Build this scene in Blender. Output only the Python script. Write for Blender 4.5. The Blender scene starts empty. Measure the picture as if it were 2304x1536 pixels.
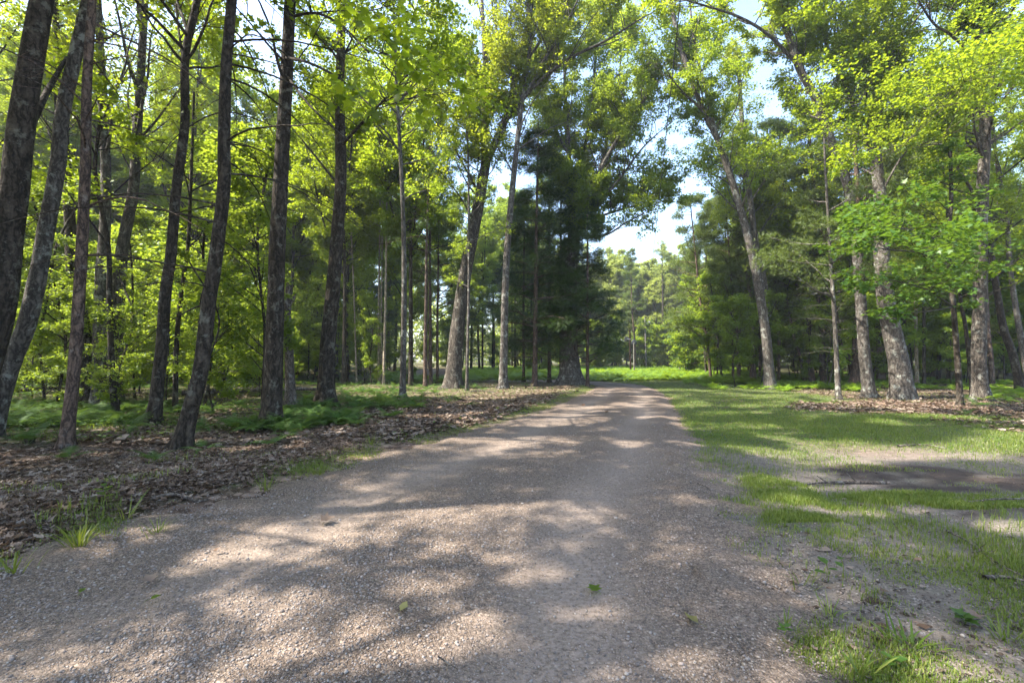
import bpy, math, random
import numpy as np

# ------------------------------------------------------------------ camera, sky, sun, exposure
sc = bpy.context.scene
COL = sc.collection
F, CX, CY, HZ = 1024.0, 1152.0, 768.0, 805.0        # focal length, centre and horizon row of the 2304x1536 photograph
CAMZ = 1.5
PITCH = math.atan((HZ - CY) / F)
cam = bpy.data.cameras.new('camera'); camo = bpy.data.objects.new('camera', cam); COL.objects.link(camo)
cam.sensor_width = 36.0; cam.lens = 36.0 * F / 2304.0; cam.clip_end = 2000; cam.clip_start = 0.05
camo.location = (0, 0, CAMZ); camo.rotation_euler = (math.pi / 2 + PITCH, 0, 0)
sc.camera = camo

SUN_AZ, SUN_EL = math.radians(-99), math.radians(50)   # azimuth clockwise from straight ahead
SUN = np.array([math.sin(SUN_AZ) * math.cos(SUN_EL), math.cos(SUN_AZ) * math.cos(SUN_EL), math.sin(SUN_EL)])
w = bpy.data.worlds.new('World'); sc.world = w; w.use_nodes = True
nt = w.node_tree; sky = nt.nodes.new('ShaderNodeTexSky'); sky.sky_type = 'NISHITA'; sky.sun_disc = False
sky.sun_elevation = SUN_EL; sky.sun_rotation = SUN_AZ; sky.dust_density = 2.0; sky.air_density = 1.0
nt.links.new(sky.outputs[0], nt.nodes['Background'].inputs[0]); nt.nodes['Background'].inputs[1].default_value = 0.15
sl = bpy.data.lights.new('sun', 'SUN'); sl.energy = 4.2; sl.angle = math.radians(0.55); sl.color = (1.0, 0.93, 0.82)
slo = bpy.data.objects.new('sun', sl); COL.objects.link(slo)
from mathutils import Vector
slo.rotation_euler = Vector(SUN).to_track_quat('Z', 'Y').to_euler(); slo.location = (-30, 10, 40)
sc.view_settings.view_transform = 'Standard'; sc.view_settings.look = 'None'
sc.view_settings.exposure = 2.3; sc.view_settings.gamma = 1.0
cy = sc.cycles
cy.max_bounces = 8; cy.diffuse_bounces = 5; cy.glossy_bounces = 2; cy.transmission_bounces = 5; cy.transparent_max_bounces = 4
cy.volume_bounces = 0; cy.caustics_reflective = False; cy.caustics_refractive = False; cy.sample_clamp_indirect = 6.0

HAZE = 0.0008
R0 = np.random.default_rng(7)
random.seed(5)

# ------------------------------------------------------------------ pixel helpers (photo pixel -> world)
def pix(px, py, D):
    a = (px - CX) / F; b = (CY - py) / F
    fy = math.cos(PITCH) - math.sin(PITCH) * b; fz = math.sin(PITCH) + math.cos(PITCH) * b
    t = D / fy
    return np.array([a * t, D, CAMZ + fz * t])
def gpt(px, py):
    a = (px - CX) / F; b = (CY - py) / F
    fy = math.cos(PITCH) - math.sin(PITCH) * b; fz = math.sin(PITCH) + math.cos(PITCH) * b
    t = -CAMZ / fz
    return np.array([a * t, fy * t])

# ------------------------------------------------------------------ mesh helpers
def link(o, parent=None):
    COL.objects.link(o)
    if parent is not None: o.parent = parent
    return o
class Geo:
    def __init__(s): s.V = []; s.F = []; s.n = 0
    def add(s, V, Fc):
        V = np.asarray(V, np.float32).reshape(-1, 3); Fc = np.asarray(Fc, np.int32)
        if len(V) == 0: return
        s.V.append(V); s.F.append(Fc + s.n); s.n += len(V)
    def mesh(s, name, mat, smooth=False):
        me = bpy.data.meshes.new(name)
        V = np.concatenate(s.V)
        me.vertices.add(len(V)); me.vertices.foreach_set('co', V.ravel())
        lv = np.concatenate([f.ravel() for f in s.F]); tot = np.concatenate([np.full(len(f), f.shape[1], np.int32) for f in s.F])
        st = np.concatenate([[0], np.cumsum(tot)[:-1]]).astype(np.int32)
        me.loops.add(len(lv)); me.loops.foreach_set('vertex_index', lv.astype(np.int32))
        me.polygons.add(len(tot)); me.polygons.foreach_set('loop_start', st)
        if smooth: me.polygons.foreach_set('use_smooth', np.ones(len(tot), bool))
        me.update(calc_edges=True)
        if mat: me.materials.append(mat)
        return me
    def obj(s, name, mat, parent=None, smooth=False):
        return link(bpy.data.objects.new(name, s.mesh(name, mat, smooth)), parent)
def tag(o, label=None, cat=None, group=None, kind=None):
    if label: o['label'] = label
    if cat: o['category'] = cat
    if group: o['group'] = group
    if kind: o['kind'] = kind
    return o
def empty(name, loc, label, cat, group=None):
    o = link(bpy.data.objects.new(name, None)); o.location = loc; o.empty_display_size = 0.2
    return tag(o, label, cat, group)
def copy_tree(o, loc, rz, s=1.0, label=None, sz=None):
    c = o.copy(); COL.objects.link(c); c.location = loc; c.rotation_euler = (0, 0, rz); c.scale = (s, s, sz or s)
    if label: c['label'] = label
    for ch in list(o.children):
        d = ch.copy(); COL.objects.link(d); d.parent = c
    return c

def norm(v): return v / np.maximum(np.linalg.norm(v, axis=-1, keepdims=True), 1e-9)
def tubes(P, R, S, cap=False):
    """P (N,K,3), R (N,K) -> verts, quads"""
    N, K, _ = P.shape
    T = norm(np.gradient(P, axis=1))
    d = norm(P[:, -1] - P[:, 0])
    ref = np.where(np.abs(d[:, 2:3]) > 0.8, np.array([[1., 0, 0]]), np.array([[0, 0, 1.]]))[:, None, :]
    U = norm(np.cross(T, np.broadcast_to(ref, T.shape))); W = np.cross(T, U)
    a = np.arange(S) * 2 * math.pi / S
    V = P[:, :, None, :] + R[:, :, None, None] * (np.cos(a)[None, None, :, None] * U[:, :, None, :] + np.sin(a)[None, None, :, None] * W[:, :, None, :])
    i = np.arange(N)[:, None, None] * K * S + np.arange(K - 1)[None, :, None] * S
    j = np.arange(S)[None, None, :]; j2 = (j + 1) % S
    Q = np.stack(np.broadcast_arrays(i + j, i + j2, i + S + j2, i + S + j), -1).reshape(-1, 4)
    return V.reshape(-1, 3), Q
def smooth_path(pts, n):
    """Catmull-Rom resample of (m,3+) points to n rows"""
    p = np.asarray(pts, float); m = len(p)
    if m == 2:
        t = np.linspace(0, 1, n)[:, None]; return p[0] * (1 - t) + p[1] * t
    e = np.vstack([2 * p[0] - p[1], p, 2 * p[-1] - p[-2]])
    s = np.concatenate([[0], np.cumsum(np.linalg.norm(np.diff(p[:, :3], axis=0), axis=1))]); u = np.linspace(0, s[-1], n)
    k = np.clip(np.searchsorted(s, u, side='right') - 1, 0, m - 2); t = ((u - s[k]) / np.maximum(s[k + 1] - s[k], 1e-9))[:, None]
    a, b, c, d = e[k], e[k + 1], e[k + 2], e[k + 3]
    return 0.5 * (2 * b + (c - a) * t + (2 * a - 5 * b + 4 * c - d) * t ** 2 + (3 * b - a - 3 * c + d) * t ** 3)
def along(P, i, t):
    K = P.shape[1]; x = t * (K - 1); k = np.minimum(x.astype(int), K - 2); f = (x - k)[:, None]
    a, b = P[i, k], P[i, k + 1]
    return a * (1 - f) + b * f, norm(b - a)
def grow(S, D, L, K, wig, grav, rng):
    N = len(S); P = np.empty((N, K, 3)); P[:, 0] = S; d = norm(D)
    for k in range(1, K):
        d = d + rng.normal(0, wig, (N, 3)); d[:, 2] += grav; d = norm(d)
        P[:, k] = P[:, k - 1] + d * (L / (K - 1))[:, None]
    return P
def side_dirs(T, ang, rng, flat):
    """child directions off tangents T at angle ang; flat in 0..1 keeps them near the horizontal plane"""
    N = len(T); up = np.array([0, 0, 1.])
    U = norm(np.cross(T, up) + 1e-4); Wv = np.cross(U, T)
    side = np.where(rng.random(N) < 0.5, 1.0, -1.0)
    phi = np.where(rng.random(N) < flat, rng.normal(0, 0.25, N), rng.uniform(-math.pi / 2, math.pi / 2, N))
    lat = side[:, None] * (U * np.cos(phi)[:, None]) + Wv * np.sin(phi)[:, None]
    return T * np.cos(ang)[:, None] + lat * np.sin(ang)[:, None]

# ------------------------------------------------------------------ leaf templates: verts (x width, y length, z normal), tris
L4 = (np.array([[0, 0, 0], [-.36, .45, .09], [0, 1, -.05], [.36, .45, .09]]), np.array([[0, 2, 1], [0, 3, 2]]))
_o = np.array([[0, 0], [.18, .02], [.5, .02], [.34, .26], [.62, .52], [.3, .56], [.24, .62], [0, 1.05]])
_o = np.vstack([_o, _o[1:-1][::-1] * [-1, 1]])
MAPLE = (np.vstack([[[0, .36, -.04]], np.c_[_o, np.abs(_o[:, 0]) * .18 - .10 * _o[:, 1] ** 2]]), np.array([[0, 1 + i, 1 + (i + 1) % len(_o)] for i in range(len(_o))]))
L6 = (np.array([[0, 0, 0], [-.3, .3, .07], [-.26, .7, .05], [0, 1, -.08], [.26, .7, .05], [.3, .3, .07]]), np.array([[0, 2, 1], [0, 3, 2], [0, 4, 3], [0, 5, 4]]))
_l = [[0, 0, 0]]; _f = []
def _tuft(n=9, seed=3):
    r = np.random.default_rng(seed); V = []; Fc = []
    for i in range(n):
        a = i * 2.4; el = r.uniform(.05, .75)
        d = np.array([math.cos(a) * math.cos(el) * .8, .45 + .5 * r.random(), math.sin(a) * math.cos(el) * .8]); d /= np.linalg.norm(d)
        s = np.cross(d, [.3, .2, 1]); s /= np.linalg.norm(s); s *= .045
        k = len(V); V += [s, -s, d * r.uniform(.75, 1.05) + [0, .0, -.1]]; Fc.append([k, k + 1, k + 2])
    return np.array(V), np.array(Fc)
TUFT = _tuft()
def _spray(n=7):
    V = []; Fc = []
    for i in range(n):
        y = i / n; s = 1 if i % 2 else -1; l = .5 * (1 - y * .6)
        k = len(V); V += [[0, y, 0], [s * .03, y + .13, .01], [s * l, y + .28 * l + .12, -.06 * l]]; Fc.append([k, k + 1, k + 2])
    k = len(V); V += [[-.03, 0, 0], [.03, 0, 0], [0, 1.1, -.05]]; Fc.append([k, k + 1, k + 2])
    return np.array(V), np.array(Fc)
SPRAY = _spray()

def leaves(pos, dirs, nrm, size, tmpl):
    """one template copy per row"""
    TV, TF = tmpl; n = len(pos)
    Y = norm(dirs); Z = norm(nrm - Y * np.sum(nrm * Y, 1, keepdims=True)); X = np.cross(Y, Z)
    V = pos[:, None, :] + size[:, None, None] * (TV[None, :, 0, None] * X[:, None, :] + TV[None, :, 1, None] * Y[:, None, :] + TV[None, :, 2, None] * Z[:, None, :])
    Fc = (np.arange(n)[:, None, None] * len(TV) + TF[None]).reshape(-1, 3)
    return V.reshape(-1, 3), Fc

# ------------------------------------------------------------------ gaps in the canopy that let the sun through: (point, radius)
SHAFTS = []
RS_ = np.random.default_rng(61)
def shaft_px(px, py, rx, ry=None):
    """ground patch centred on a photo pixel, radius in metres"""
    g = gpt(px, py); 
    for _ in range(4):
        a = RS_.uniform(0, 6.28); q = RS_.uniform(.2, 1.1) * rx; SHAFTS.append((g[0] + 1.5 * q * math.cos(a), g[1] + q * math.sin(a), 0.0, rx * RS_.uniform(.3, .75)))
for q_ in [(480, 1270, .18), (560, 1250, .15), (520, 1330, .12), (700, 1260, .16), (780, 1235, .15), (850, 1225, .13), (620, 1390, .2), (720, 1400, .22), (560, 1470, .2), (680, 1490, .22), (820, 1480, .22), (950, 1470, .2), (1060, 1440, .18), (900, 1340, .14), (960, 1330, .13), (1020, 1245, .13), (1100, 1255, .14), (1180, 1268, .14), (1240, 1290, .12), (1170, 1135, .16), (1140, 1145, .12), (1260, 1170, .12), (1210, 1310, .1), (1280, 1390, .12), (1340, 1240, .1), (1440, 1470, .15), (1480, 1500, .12), (1330, 1120, .1), (930, 1145, .12), (990, 1155, .12), (830, 1140, .1), (740, 1150, .1), (1250, 1000, .25), (1120, 995, .22), (1290, 1025, .15), (1450, 995, .3), (1400, 1003, .25), (1450, 940, .4), (1500, 940, .4), (1420, 912, .45), (1360, 930, .25), (1545, 1000, .25), (1300, 960, .2), (1110, 968, .18), (2060, 1470, .22), (1980, 1440, .12), (2150, 1500, .25), (2010, 1130, .18), (1850, 1095, .2), (1950, 1150, .2), (2260, 1175, .25), (1600, 960, .7), (1700, 965, .7), (1600, 910, .9), (1800, 985, .5), (1900, 1000, .5), (1700, 1010, .5), (1560, 880, 1.1), (1700, 900, .9), (1650, 930, .7), (2000, 955, .5), (2200, 1000, .5), (2290, 960, .6), (1780, 1010, .3), (300, 1190, .2), (230, 1240, .15), (290, 1225, .15), (650, 1010, .3), (850, 1030, .25), (560, 1010, .2), (1000, 930, .4), (720, 985, .3), (880, 880, 1.5), (820, 880, 1.5), (760, 885, 1.2), (950, 885, 1.0), (240, 975, .4), (120, 960, .4), (2050, 930, .3), (2190, 955, .35), (1800, 905, .5)]: shaft_px(*q_)
for px_, py_, D_, r_ in [(950, 400, 20, 2.0), (1000, 300, 21, 1.8), (900, 600, 19, 1.6), (1000, 600, 21, 1.5), (950, 500, 20, 1.6), (860, 700, 22, 1.2), (780, 640, 19, 1.2), (560, 780, 16, 1.2), (440, 760, 15, .9), (660, 720, 19, 1.2), (300, 720, 14, .6), (420, 640, 16, .7), (1090, 420, 24, 1.2), (1050, 250, 24, 1.4), (1000, 120, 24, 1.6), (1150, 100, 24, 1.5), (1250, 100, 24, 1.4), (2050, 620, 12, .5), (2000, 580, 11, .4), (2205, 650, 17, .35), (2205, 745, 17, .3), (2003, 850, 18.3, .4), (1725, 760, 22, .6), (1690, 560, 22, .6), (1960, 400, 18, .5), (1800, 180, 18, .5), (1600, 700, 30, 1.5), (860, 780, 27, 1.0), (1380, 350, 24, 1.2), (1430, 230, 24, 1.3), (1330, 230, 24, 1.2), (1440, 450, 24, 1.2), (1290, 180, 24, 1.2), (1390, 120, 24, 1.3), (1350, 420, 24, 1.0), (1600, 250, 22, 1.2), (1640, 120, 22, 1.2)]: SHAFTS.append((*pix(px_, py_, D_), r_))
rq = np.random.default_rng(44)
for _ in range(60):
    D_ = rq.uniform(10, 30)
    if _ < 40: Dm = rq.uniform(29, 52); SHAFTS.append((Dm * rq.uniform(.16, .42), Dm, rq.uniform(.3, 2.0), rq.uniform(1.0, 2.0)))
    if _ < 12: Dm = rq.uniform(20, 27); SHAFTS.append((Dm * rq.uniform(-.3, -.02), Dm, rq.uniform(.2, 1.0), rq.uniform(.6, 1.1)))
    SHAFTS.append((D_ * rq.uniform(-1.1, -.15), D_, rq.uniform(.8, 6), rq.uniform(.7, 1.2)))
def carve(P):
    """keep-mask for leaf positions that do not block the listed sunlit spots"""
    keep = np.ones(len(P), bool)
    if not SHAFTS: return keep
    A = np.array(SHAFTS)
    lo, hi = P.min(0), P.max(0)
    for x, y, z, r in A:
        q = P - np.array([x, y, z]); t = q @ SUN
        d2 = np.sum(q * q, 1) - t * t
        keep &= ~((d2 < r * r) & (t > 2.5))
    return keep

# ------------------------------------------------------------------ materials
def mat(name):
    m = bpy.data.materials.new(name); m.use_nodes = True
    n = m.node_tree.nodes; l = m.node_tree.links; b = n['Principled BSDF']
    return m, n, l, b
def ramp(n, stops, interp='LINEAR'):
    r = n.new('ShaderNodeValToRGB'); r.color_ramp.interpolation = interp
    e = r.color_ramp.elements
    while len(e) > 1: e.remove(e[-1])
    e[0].position, e[0].color = stops[0][0], (*stops[0][1], 1)
    for p, c in stops[1:]:
        x = e.new(p); x.color = (*c, 1)
    return r
def leaf_mat(name, cols, trans, tmix=0.42, rough=0.45, spec=0.35):
    m, n, l, b = mat(name)
    g = n.new('ShaderNodeNewGeometry'); r = ramp(n, [(i / (len(cols) - 1), c) for i, c in enumerate(cols)])
    oi = n.new('ShaderNodeObjectInfo'); hs = n.new('ShaderNodeHueSaturation')
    l.new(g.outputs['Random Per Island'], r.inputs[0])
    mr = n.new('ShaderNodeMapRange'); mr.inputs[3].default_value = 0.8; mr.inputs[4].default_value = 1.2
    l.new(oi.outputs['Random'], mr.inputs[0]); l.new(mr.outputs[0], hs.inputs['Value']); l.new(r.outputs[0], hs.inputs['Color'])
    l.new(hs.outputs[0], b.inputs['Base Color']); b.inputs['Roughness'].default_value = rough
    b.inputs['Specular IOR Level'].default_value = spec
    t = n.new('ShaderNodeBsdfTranslucent')
    mu = n.new('ShaderNodeMix'); mu.data_type = 'RGBA'; mu.blend_type = 'MULTIPLY'; mu.inputs[0].default_value = 1
    sc_ = n.new('ShaderNodeMix'); sc_.data_type = 'RGBA'; sc_.inputs[0].default_value = 0.55
    sc_.inputs[7].default_value = (*trans, 1); l.new(hs.outputs[0], sc_.inputs[6]); l.new(sc_.outputs[2], t.inputs[0])
    mx = n.new('ShaderNodeMixShader'); mx.inputs[0].default_value = tmix
    l.new(b.outputs[0], mx.inputs[1]); l.new(t.outputs[0], mx.inputs[2]); l.new(mx.outputs[0], n['Material Output'].inputs[0])
    return m
M = {}
M['maple'] = leaf_mat('maple_leaf', [(.04, .09, .010), (.065, .13, .012), (.10, .16, .014)], (.55, .66, .02), .55)
M['oak'] = leaf_mat('oak_leaf', [(.055, .10, .012), (.085, .14, .015), (.13, .175, .018)], (.60, .66, .03), .55)
M['young'] = leaf_mat('young_leaf', [(.045, .105, .016), (.07, .14, .02), (.105, .165, .024)], (.56, .68, .04), 0.54)
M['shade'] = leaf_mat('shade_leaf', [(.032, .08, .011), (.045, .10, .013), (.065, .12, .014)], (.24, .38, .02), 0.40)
M['far'] = leaf_mat('far_leaf_haze_tint', [(.13, .18, .05), (.18, .23, .055), (.24, .28, .06)], (.66, .74, .14), .5)  # leaf colours paled: distant haze and sunlight put into the colour
M['pine'] = leaf_mat('pine_needle', [(.065, .105, .022), (.09, .135, .026), (.13, .17, .034)], (.30, .38, .05), 0.34)
M['hemlock'] = leaf_mat('hemlock_needle', [(.022, .05, .012), (.036, .072, .016), (.06, .095, .02)], (.14, .24, .02), 0.28)
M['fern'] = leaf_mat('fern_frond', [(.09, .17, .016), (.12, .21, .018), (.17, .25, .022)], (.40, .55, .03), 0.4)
M['fern_shaded'] = leaf_mat('fern_frond_shaded', [(.04, .085, .02), (.055, .105, .024), (.075, .125, .026)], (.18, .28, .03), 0.34, .6, .12)  # darker copy of the fern colours, wood shade put into them
M['grass'] = leaf_mat('grass_blade', [(.07, .12, .016), (.105, .155, .022), (.19, .205, .05)], (.38, .44, .04), 0.36)
M['dry'] = leaf_mat('dry_leaf', [(.048, .031, .021), (.095, .062, .042), (.155, .106, .076), (.20, .152, .12), (.29, .235, .19)], (.25, .17, .10), 0.15, 0.7, 0.2)
M['bits'] = leaf_mat('bark_bits', [(.03, .022, .017), (.08, .06, .045), (.13, .10, .08)], (.1, .07, .05), .05, .8, .1)
M['rust'] = leaf_mat('rust_leaf', [(.07, .035, .02), (.11, .06, .03)], (.3, .14, .05), 0.2)
M['yellow'] = leaf_mat('yellow_leaf', [(.20, .18, .06), (.24, .21, .07)], (.3, .28, .06), 0.3)

def bark_mat(name, dark, mid, light, lichen, sx=11.0, sz=2.0, lich=0.5, bump=0.7):
    m, n, l, b = mat(name)
    tc = n.new('ShaderNodeTexCoord'); mp = n.new('ShaderNodeMapping'); mp.inputs['Scale'].default_value = (sx, sx, sz)
    oi = n.new('ShaderNodeObjectInfo'); ad = n.new('ShaderNodeVectorMath'); ad.operation = 'ADD'
    l.new(tc.outputs['Object'], ad.inputs[0]); cm = n.new('ShaderNodeVectorMath'); cm.operation = 'SCALE'; cm.inputs[3].default_value = 37.0
    cx = n.new('ShaderNodeCombineXYZ'); l.new(oi.outputs['Random'], cx.inputs[2]); l.new(cx.outputs[0], cm.inputs[0]); l.new(cm.outputs[0], ad.inputs[1])
    n1 = n.new('ShaderNodeTexNoise'); n1.inputs['Scale'].default_value = 3.0; n1.inputs['Detail'].default_value = 3
    l.new(ad.outputs[0], n1.inputs['Vector'])
    dm = n.new('ShaderNodeMix'); dm.data_type = 'RGBA'; dm.blend_type = 'LINEAR_LIGHT'; dm.inputs[0].default_value = 0.12
    l.new(ad.outputs[0], dm.inputs[6]); l.new(n1.outputs['Color'], dm.inputs[7]); l.new(dm.outputs[2], mp.inputs['Vector'])
    fn = n.new('ShaderNodeTexNoise'); fn.inputs['Scale'].default_value = 1.0; fn.inputs['Detail'].default_value = 3.5; fn.inputs['Roughness'].default_value = .55; l.new(mp.outputs[0], fn.inputs['Vector'])
    fa = n.new('ShaderNodeMath'); fa.operation = 'SUBTRACT'; fa.inputs[1].default_value = .5; l.new(fn.outputs[0], fa.inputs[0])
    fb = n.new('ShaderNodeMath'); fb.operation = 'ABSOLUTE'; l.new(fa.outputs[0], fb.inputs[0])
    v = n.new('ShaderNodeMath'); v.operation = 'MULTIPLY'; v.inputs[1].default_value = 3.2; v.use_clamp = True; l.new(fb.outputs[0], v.inputs[0])
    r = ramp(n, [(0.0, dark), (0.22, mid), (0.75, light)]); l.new(v.outputs[0], r.inputs[0])
    n2 = n.new('ShaderNodeTexNoise'); n2.inputs['Scale'].default_value = 26.0; n2.inputs['Detail'].default_value = 5; l.new(ad.outputs[0], n2.inputs['Vector'])
    mu = n.new('ShaderNodeMix'); mu.data_type = 'RGBA'; mu.blend_type = 'MULTIPLY'; mu.inputs[0].default_value = 0.75
    r3 = ramp(n, [(0.3, (.45, .45, .45)), (0.7, (1.35, 1.3, 1.25))]); l.new(n2.outputs[0], r3.inputs[0])
    l.new(r.outputs[0], mu.inputs[6]); l.new(r3.outputs[0], mu.inputs[7])
    n3 = n.new('ShaderNodeTexNoise'); n3.inputs['Scale'].default_value = 4.5; n3.inputs['Detail'].default_value = 6; n3.inputs['Roughness'].default_value = .7
    l.new(ad.outputs[0], n3.inputs['Vector'])
    r2 = ramp(n, [(0.56, (0, 0, 0)), (0.63, (lich, lich, lich))]); l.new(n3.outputs[0], r2.inputs[0])
    mx = n.new('ShaderNodeMix'); mx.data_type = 'RGBA'; l.new(r2.outputs[0], mx.inputs[0]); l.new(mu.outputs[2], mx.inputs[6]); mx.inputs[7].default_value = (*lichen, 1)
    l.new(mx.outputs[2], b.inputs['Base Color']); b.inputs['Roughness'].default_value = .9; b.inputs['Specular IOR Level'].default_value = .15
    bp = n.new('ShaderNodeBump'); bp.inputs['Strength'].default_value = bump; bp.inputs['Distance'].default_value = .03
    hm = n.new('ShaderNodeMath'); hm.operation = 'ADD'; l.new(v.outputs[0], hm.inputs[0])
    h2 = n.new('ShaderNodeMath'); h2.operation = 'MULTIPLY'; h2.inputs[1].default_value = .35; l.new(n2.outputs[0], h2.inputs[0]); l.new(h2.outputs[0], hm.inputs[1])
    l.new(hm.outputs[0], bp.inputs['Height']); l.new(bp.outputs[0], b.inputs['Normal'])
    return m
M['bark_dark'] = bark_mat('brown_bark', (.014, .011, .008), (.042, .034, .026), (.085, .07, .054), (.17, .165, .135), 10, 2.2, .55)
M['bark_oak'] = bark_mat('oak_bark', (.025, .021, .018), (.075, .065, .055), (.14, .125, .105), (.27, .27, .23), 12, 1.8, .6)
M['bark_grey'] = bark_mat('grey_lichen_bark', (.035, .03, .026), (.095, .085, .075), (.16, .148, .13), (.29, .30, .265), 9, 2.6, .7, .6)
M['bark_pine'] = bark_mat('pine_bark', (.03, .022, .018), (.10, .07, .055), (.19, .135, .105), (.26, .24, .22), 12, 2.5, .35)
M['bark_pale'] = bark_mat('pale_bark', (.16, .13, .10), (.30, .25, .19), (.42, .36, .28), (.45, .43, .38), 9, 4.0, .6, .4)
M['dead_wood'] = bark_mat('dead_wood', (.04, .033, .028), (.12, .10, .085), (.22, .19, .165), (.30, .29, .27), 14, 2.0, .5)

# ------------------------------------------------------------------ ground shape and masks
LEFT = np.array([gpt(*p) for p in [(-900, 1536), (-250, 1385), (0, 1305), (200, 1228), (400, 1180), (580, 1128), (735, 1066), (900, 1022), (1022, 988), (1120, 962), (1190, 938), (1262, 910), (1312, 889), (1343, 871)]])
RIGHT = np.array([gpt(*p) for p in [(1850, 1536), (1790, 1400), (1720, 1280), (1650, 1130), (1588, 1050), (1552, 985), (1522, 935), (1500, 895), (1475, 876)]])
ys = np.array([-12, -6, 0, 2.2, 3, 4, 5.5, 7, 9, 11.5, 14, 17, 20, 22.5])
lx = np.interp(ys, LEFT[:, 1], LEFT[:, 0]); rx = np.interp(ys, RIGHT[:, 1], RIGHT[:, 0])
lx[:3] = [-5.2, -4.9, -4.2]; rx[:3] = [0.2, 0.6, 1.15]
cen = np.c_[(lx + rx) / 2, ys]; hw = (rx - lx) / 2
cen = np.vstack([cen, [[5.75, 24.6], [5.1, 26.6], [3.4, 28.2], [1.0, 29.3], [-2.5, 31], [-6, 34], [-8.5, 40], [-10, 60]]]); hw = np.concatenate([hw, [1.35, 1.4, 1.45, 1.5, 1.5, 1.5, 1.5, 1.5]])
ROAD = smooth_path(np.c_[cen, hw], 240)            # x, y, half width
for _ in range(12): ROAD[1:-1] = (ROAD[:-2] + 2 * ROAD[1:-1] + ROAD[2:]) / 4
ROAD_N = np.gradient(ROAD[:, :2], axis=0); ROAD_N = np.c_[ROAD_N[:, 1], -ROAD_N[:, 0]] / np.linalg.norm(ROAD_N, axis=1)[:, None]
for _ in range(6): ROAD_N[1:-1] = (ROAD_N[:-2] + 2 * ROAD_N[1:-1] + ROAD_N[2:]) / 4
def road_d(x, y):
    """signed distance outside the road edge and side (+1 right)"""
    p = np.stack([np.ravel(x), np.ravel(y)], 1); best = np.full(len(p), 1e9); side = np.zeros(len(p))
    a = ROAD[:-1]; b = ROAD[1:]
    for i in range(0, len(a), 3):
        A = a[i, :2]; j = min(i + 2, len(b) - 1); B = b[j, :2]; ab = B - A; t = np.clip(((p - A) @ ab) / (ab @ ab), 0, 1)
        q = p - A - t[:, None] * ab; d = np.hypot(q[:, 0], q[:, 1]) - (a[i, 2] * (1 - t) + b[j, 2] * t)
        m = d < best; best[m] = d[m]; side[m] = np.sign(ab[1] * q[m, 0] - ab[0] * q[m, 1])
    return best.reshape(np.shape(x)), side.reshape(np.shape(x))
_rs = np.random.default_rng(11)
_ph = _rs.uniform(0, 6.28, (8, 2)); _an = _rs.uniform(0, 6.28, 8)
def wob(x, y, s=1.0, k=0):
    """smooth pseudo noise about -1..1"""
    v = 0
    for i in range(6):
        a = _an[(i + k) % 8] + k; f = s * (0.7 + 0.45 * i); v = v + np.sin(f * (x * math.cos(a) + y * math.sin(a)) + _ph[(i + k) % 8, 0] + 1.7 * np.sin(f * .6 * (y * math.cos(a) - x * math.sin(a)) + _ph[i, 1])) / (1 + .35 * i)
    return v / 2.4
def gz(x, y):
    x = np.asarray(x, float); y = np.asarray(y, float)
    d, s = road_d(x, y); off = np.clip((d + .1) / 1.5, 0, 1); off = off * off * (3 - 2 * off)
    z = off * (.07 * wob(x, y, .45) + .035 * wob(x, y, 1.3, 2)) + .006 * wob(x, y, 5, 1)
    z = z + np.where(s < 0, .08 * np.exp(-((d - 1.0) / .8) ** 2), 0) * np.clip(d + .2, 0, 1)
    return z
def ell(x, y, c, r, k=0, s=2.0):
    d = np.hypot((x - c[0]) / r[0], (y - c[1]) / r[1]) + .28 * wob(x, y, s, k)
    return np.clip((1.15 - d) / .3, 0, 1)
DARK = [(gpt(2170, 1072), (1.5, .48)), (gpt(2040, 1050), (.9, .34)), (gpt(2290, 1150), (.5, .12))]
CLUMP = [(gpt(1765, 1100), (.42, .7)), (gpt(2050, 1112), (1.05, .24)), (gpt(2240, 1130), (.7, .15)), (gpt(1830, 1180), (.35, .4))]
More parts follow.
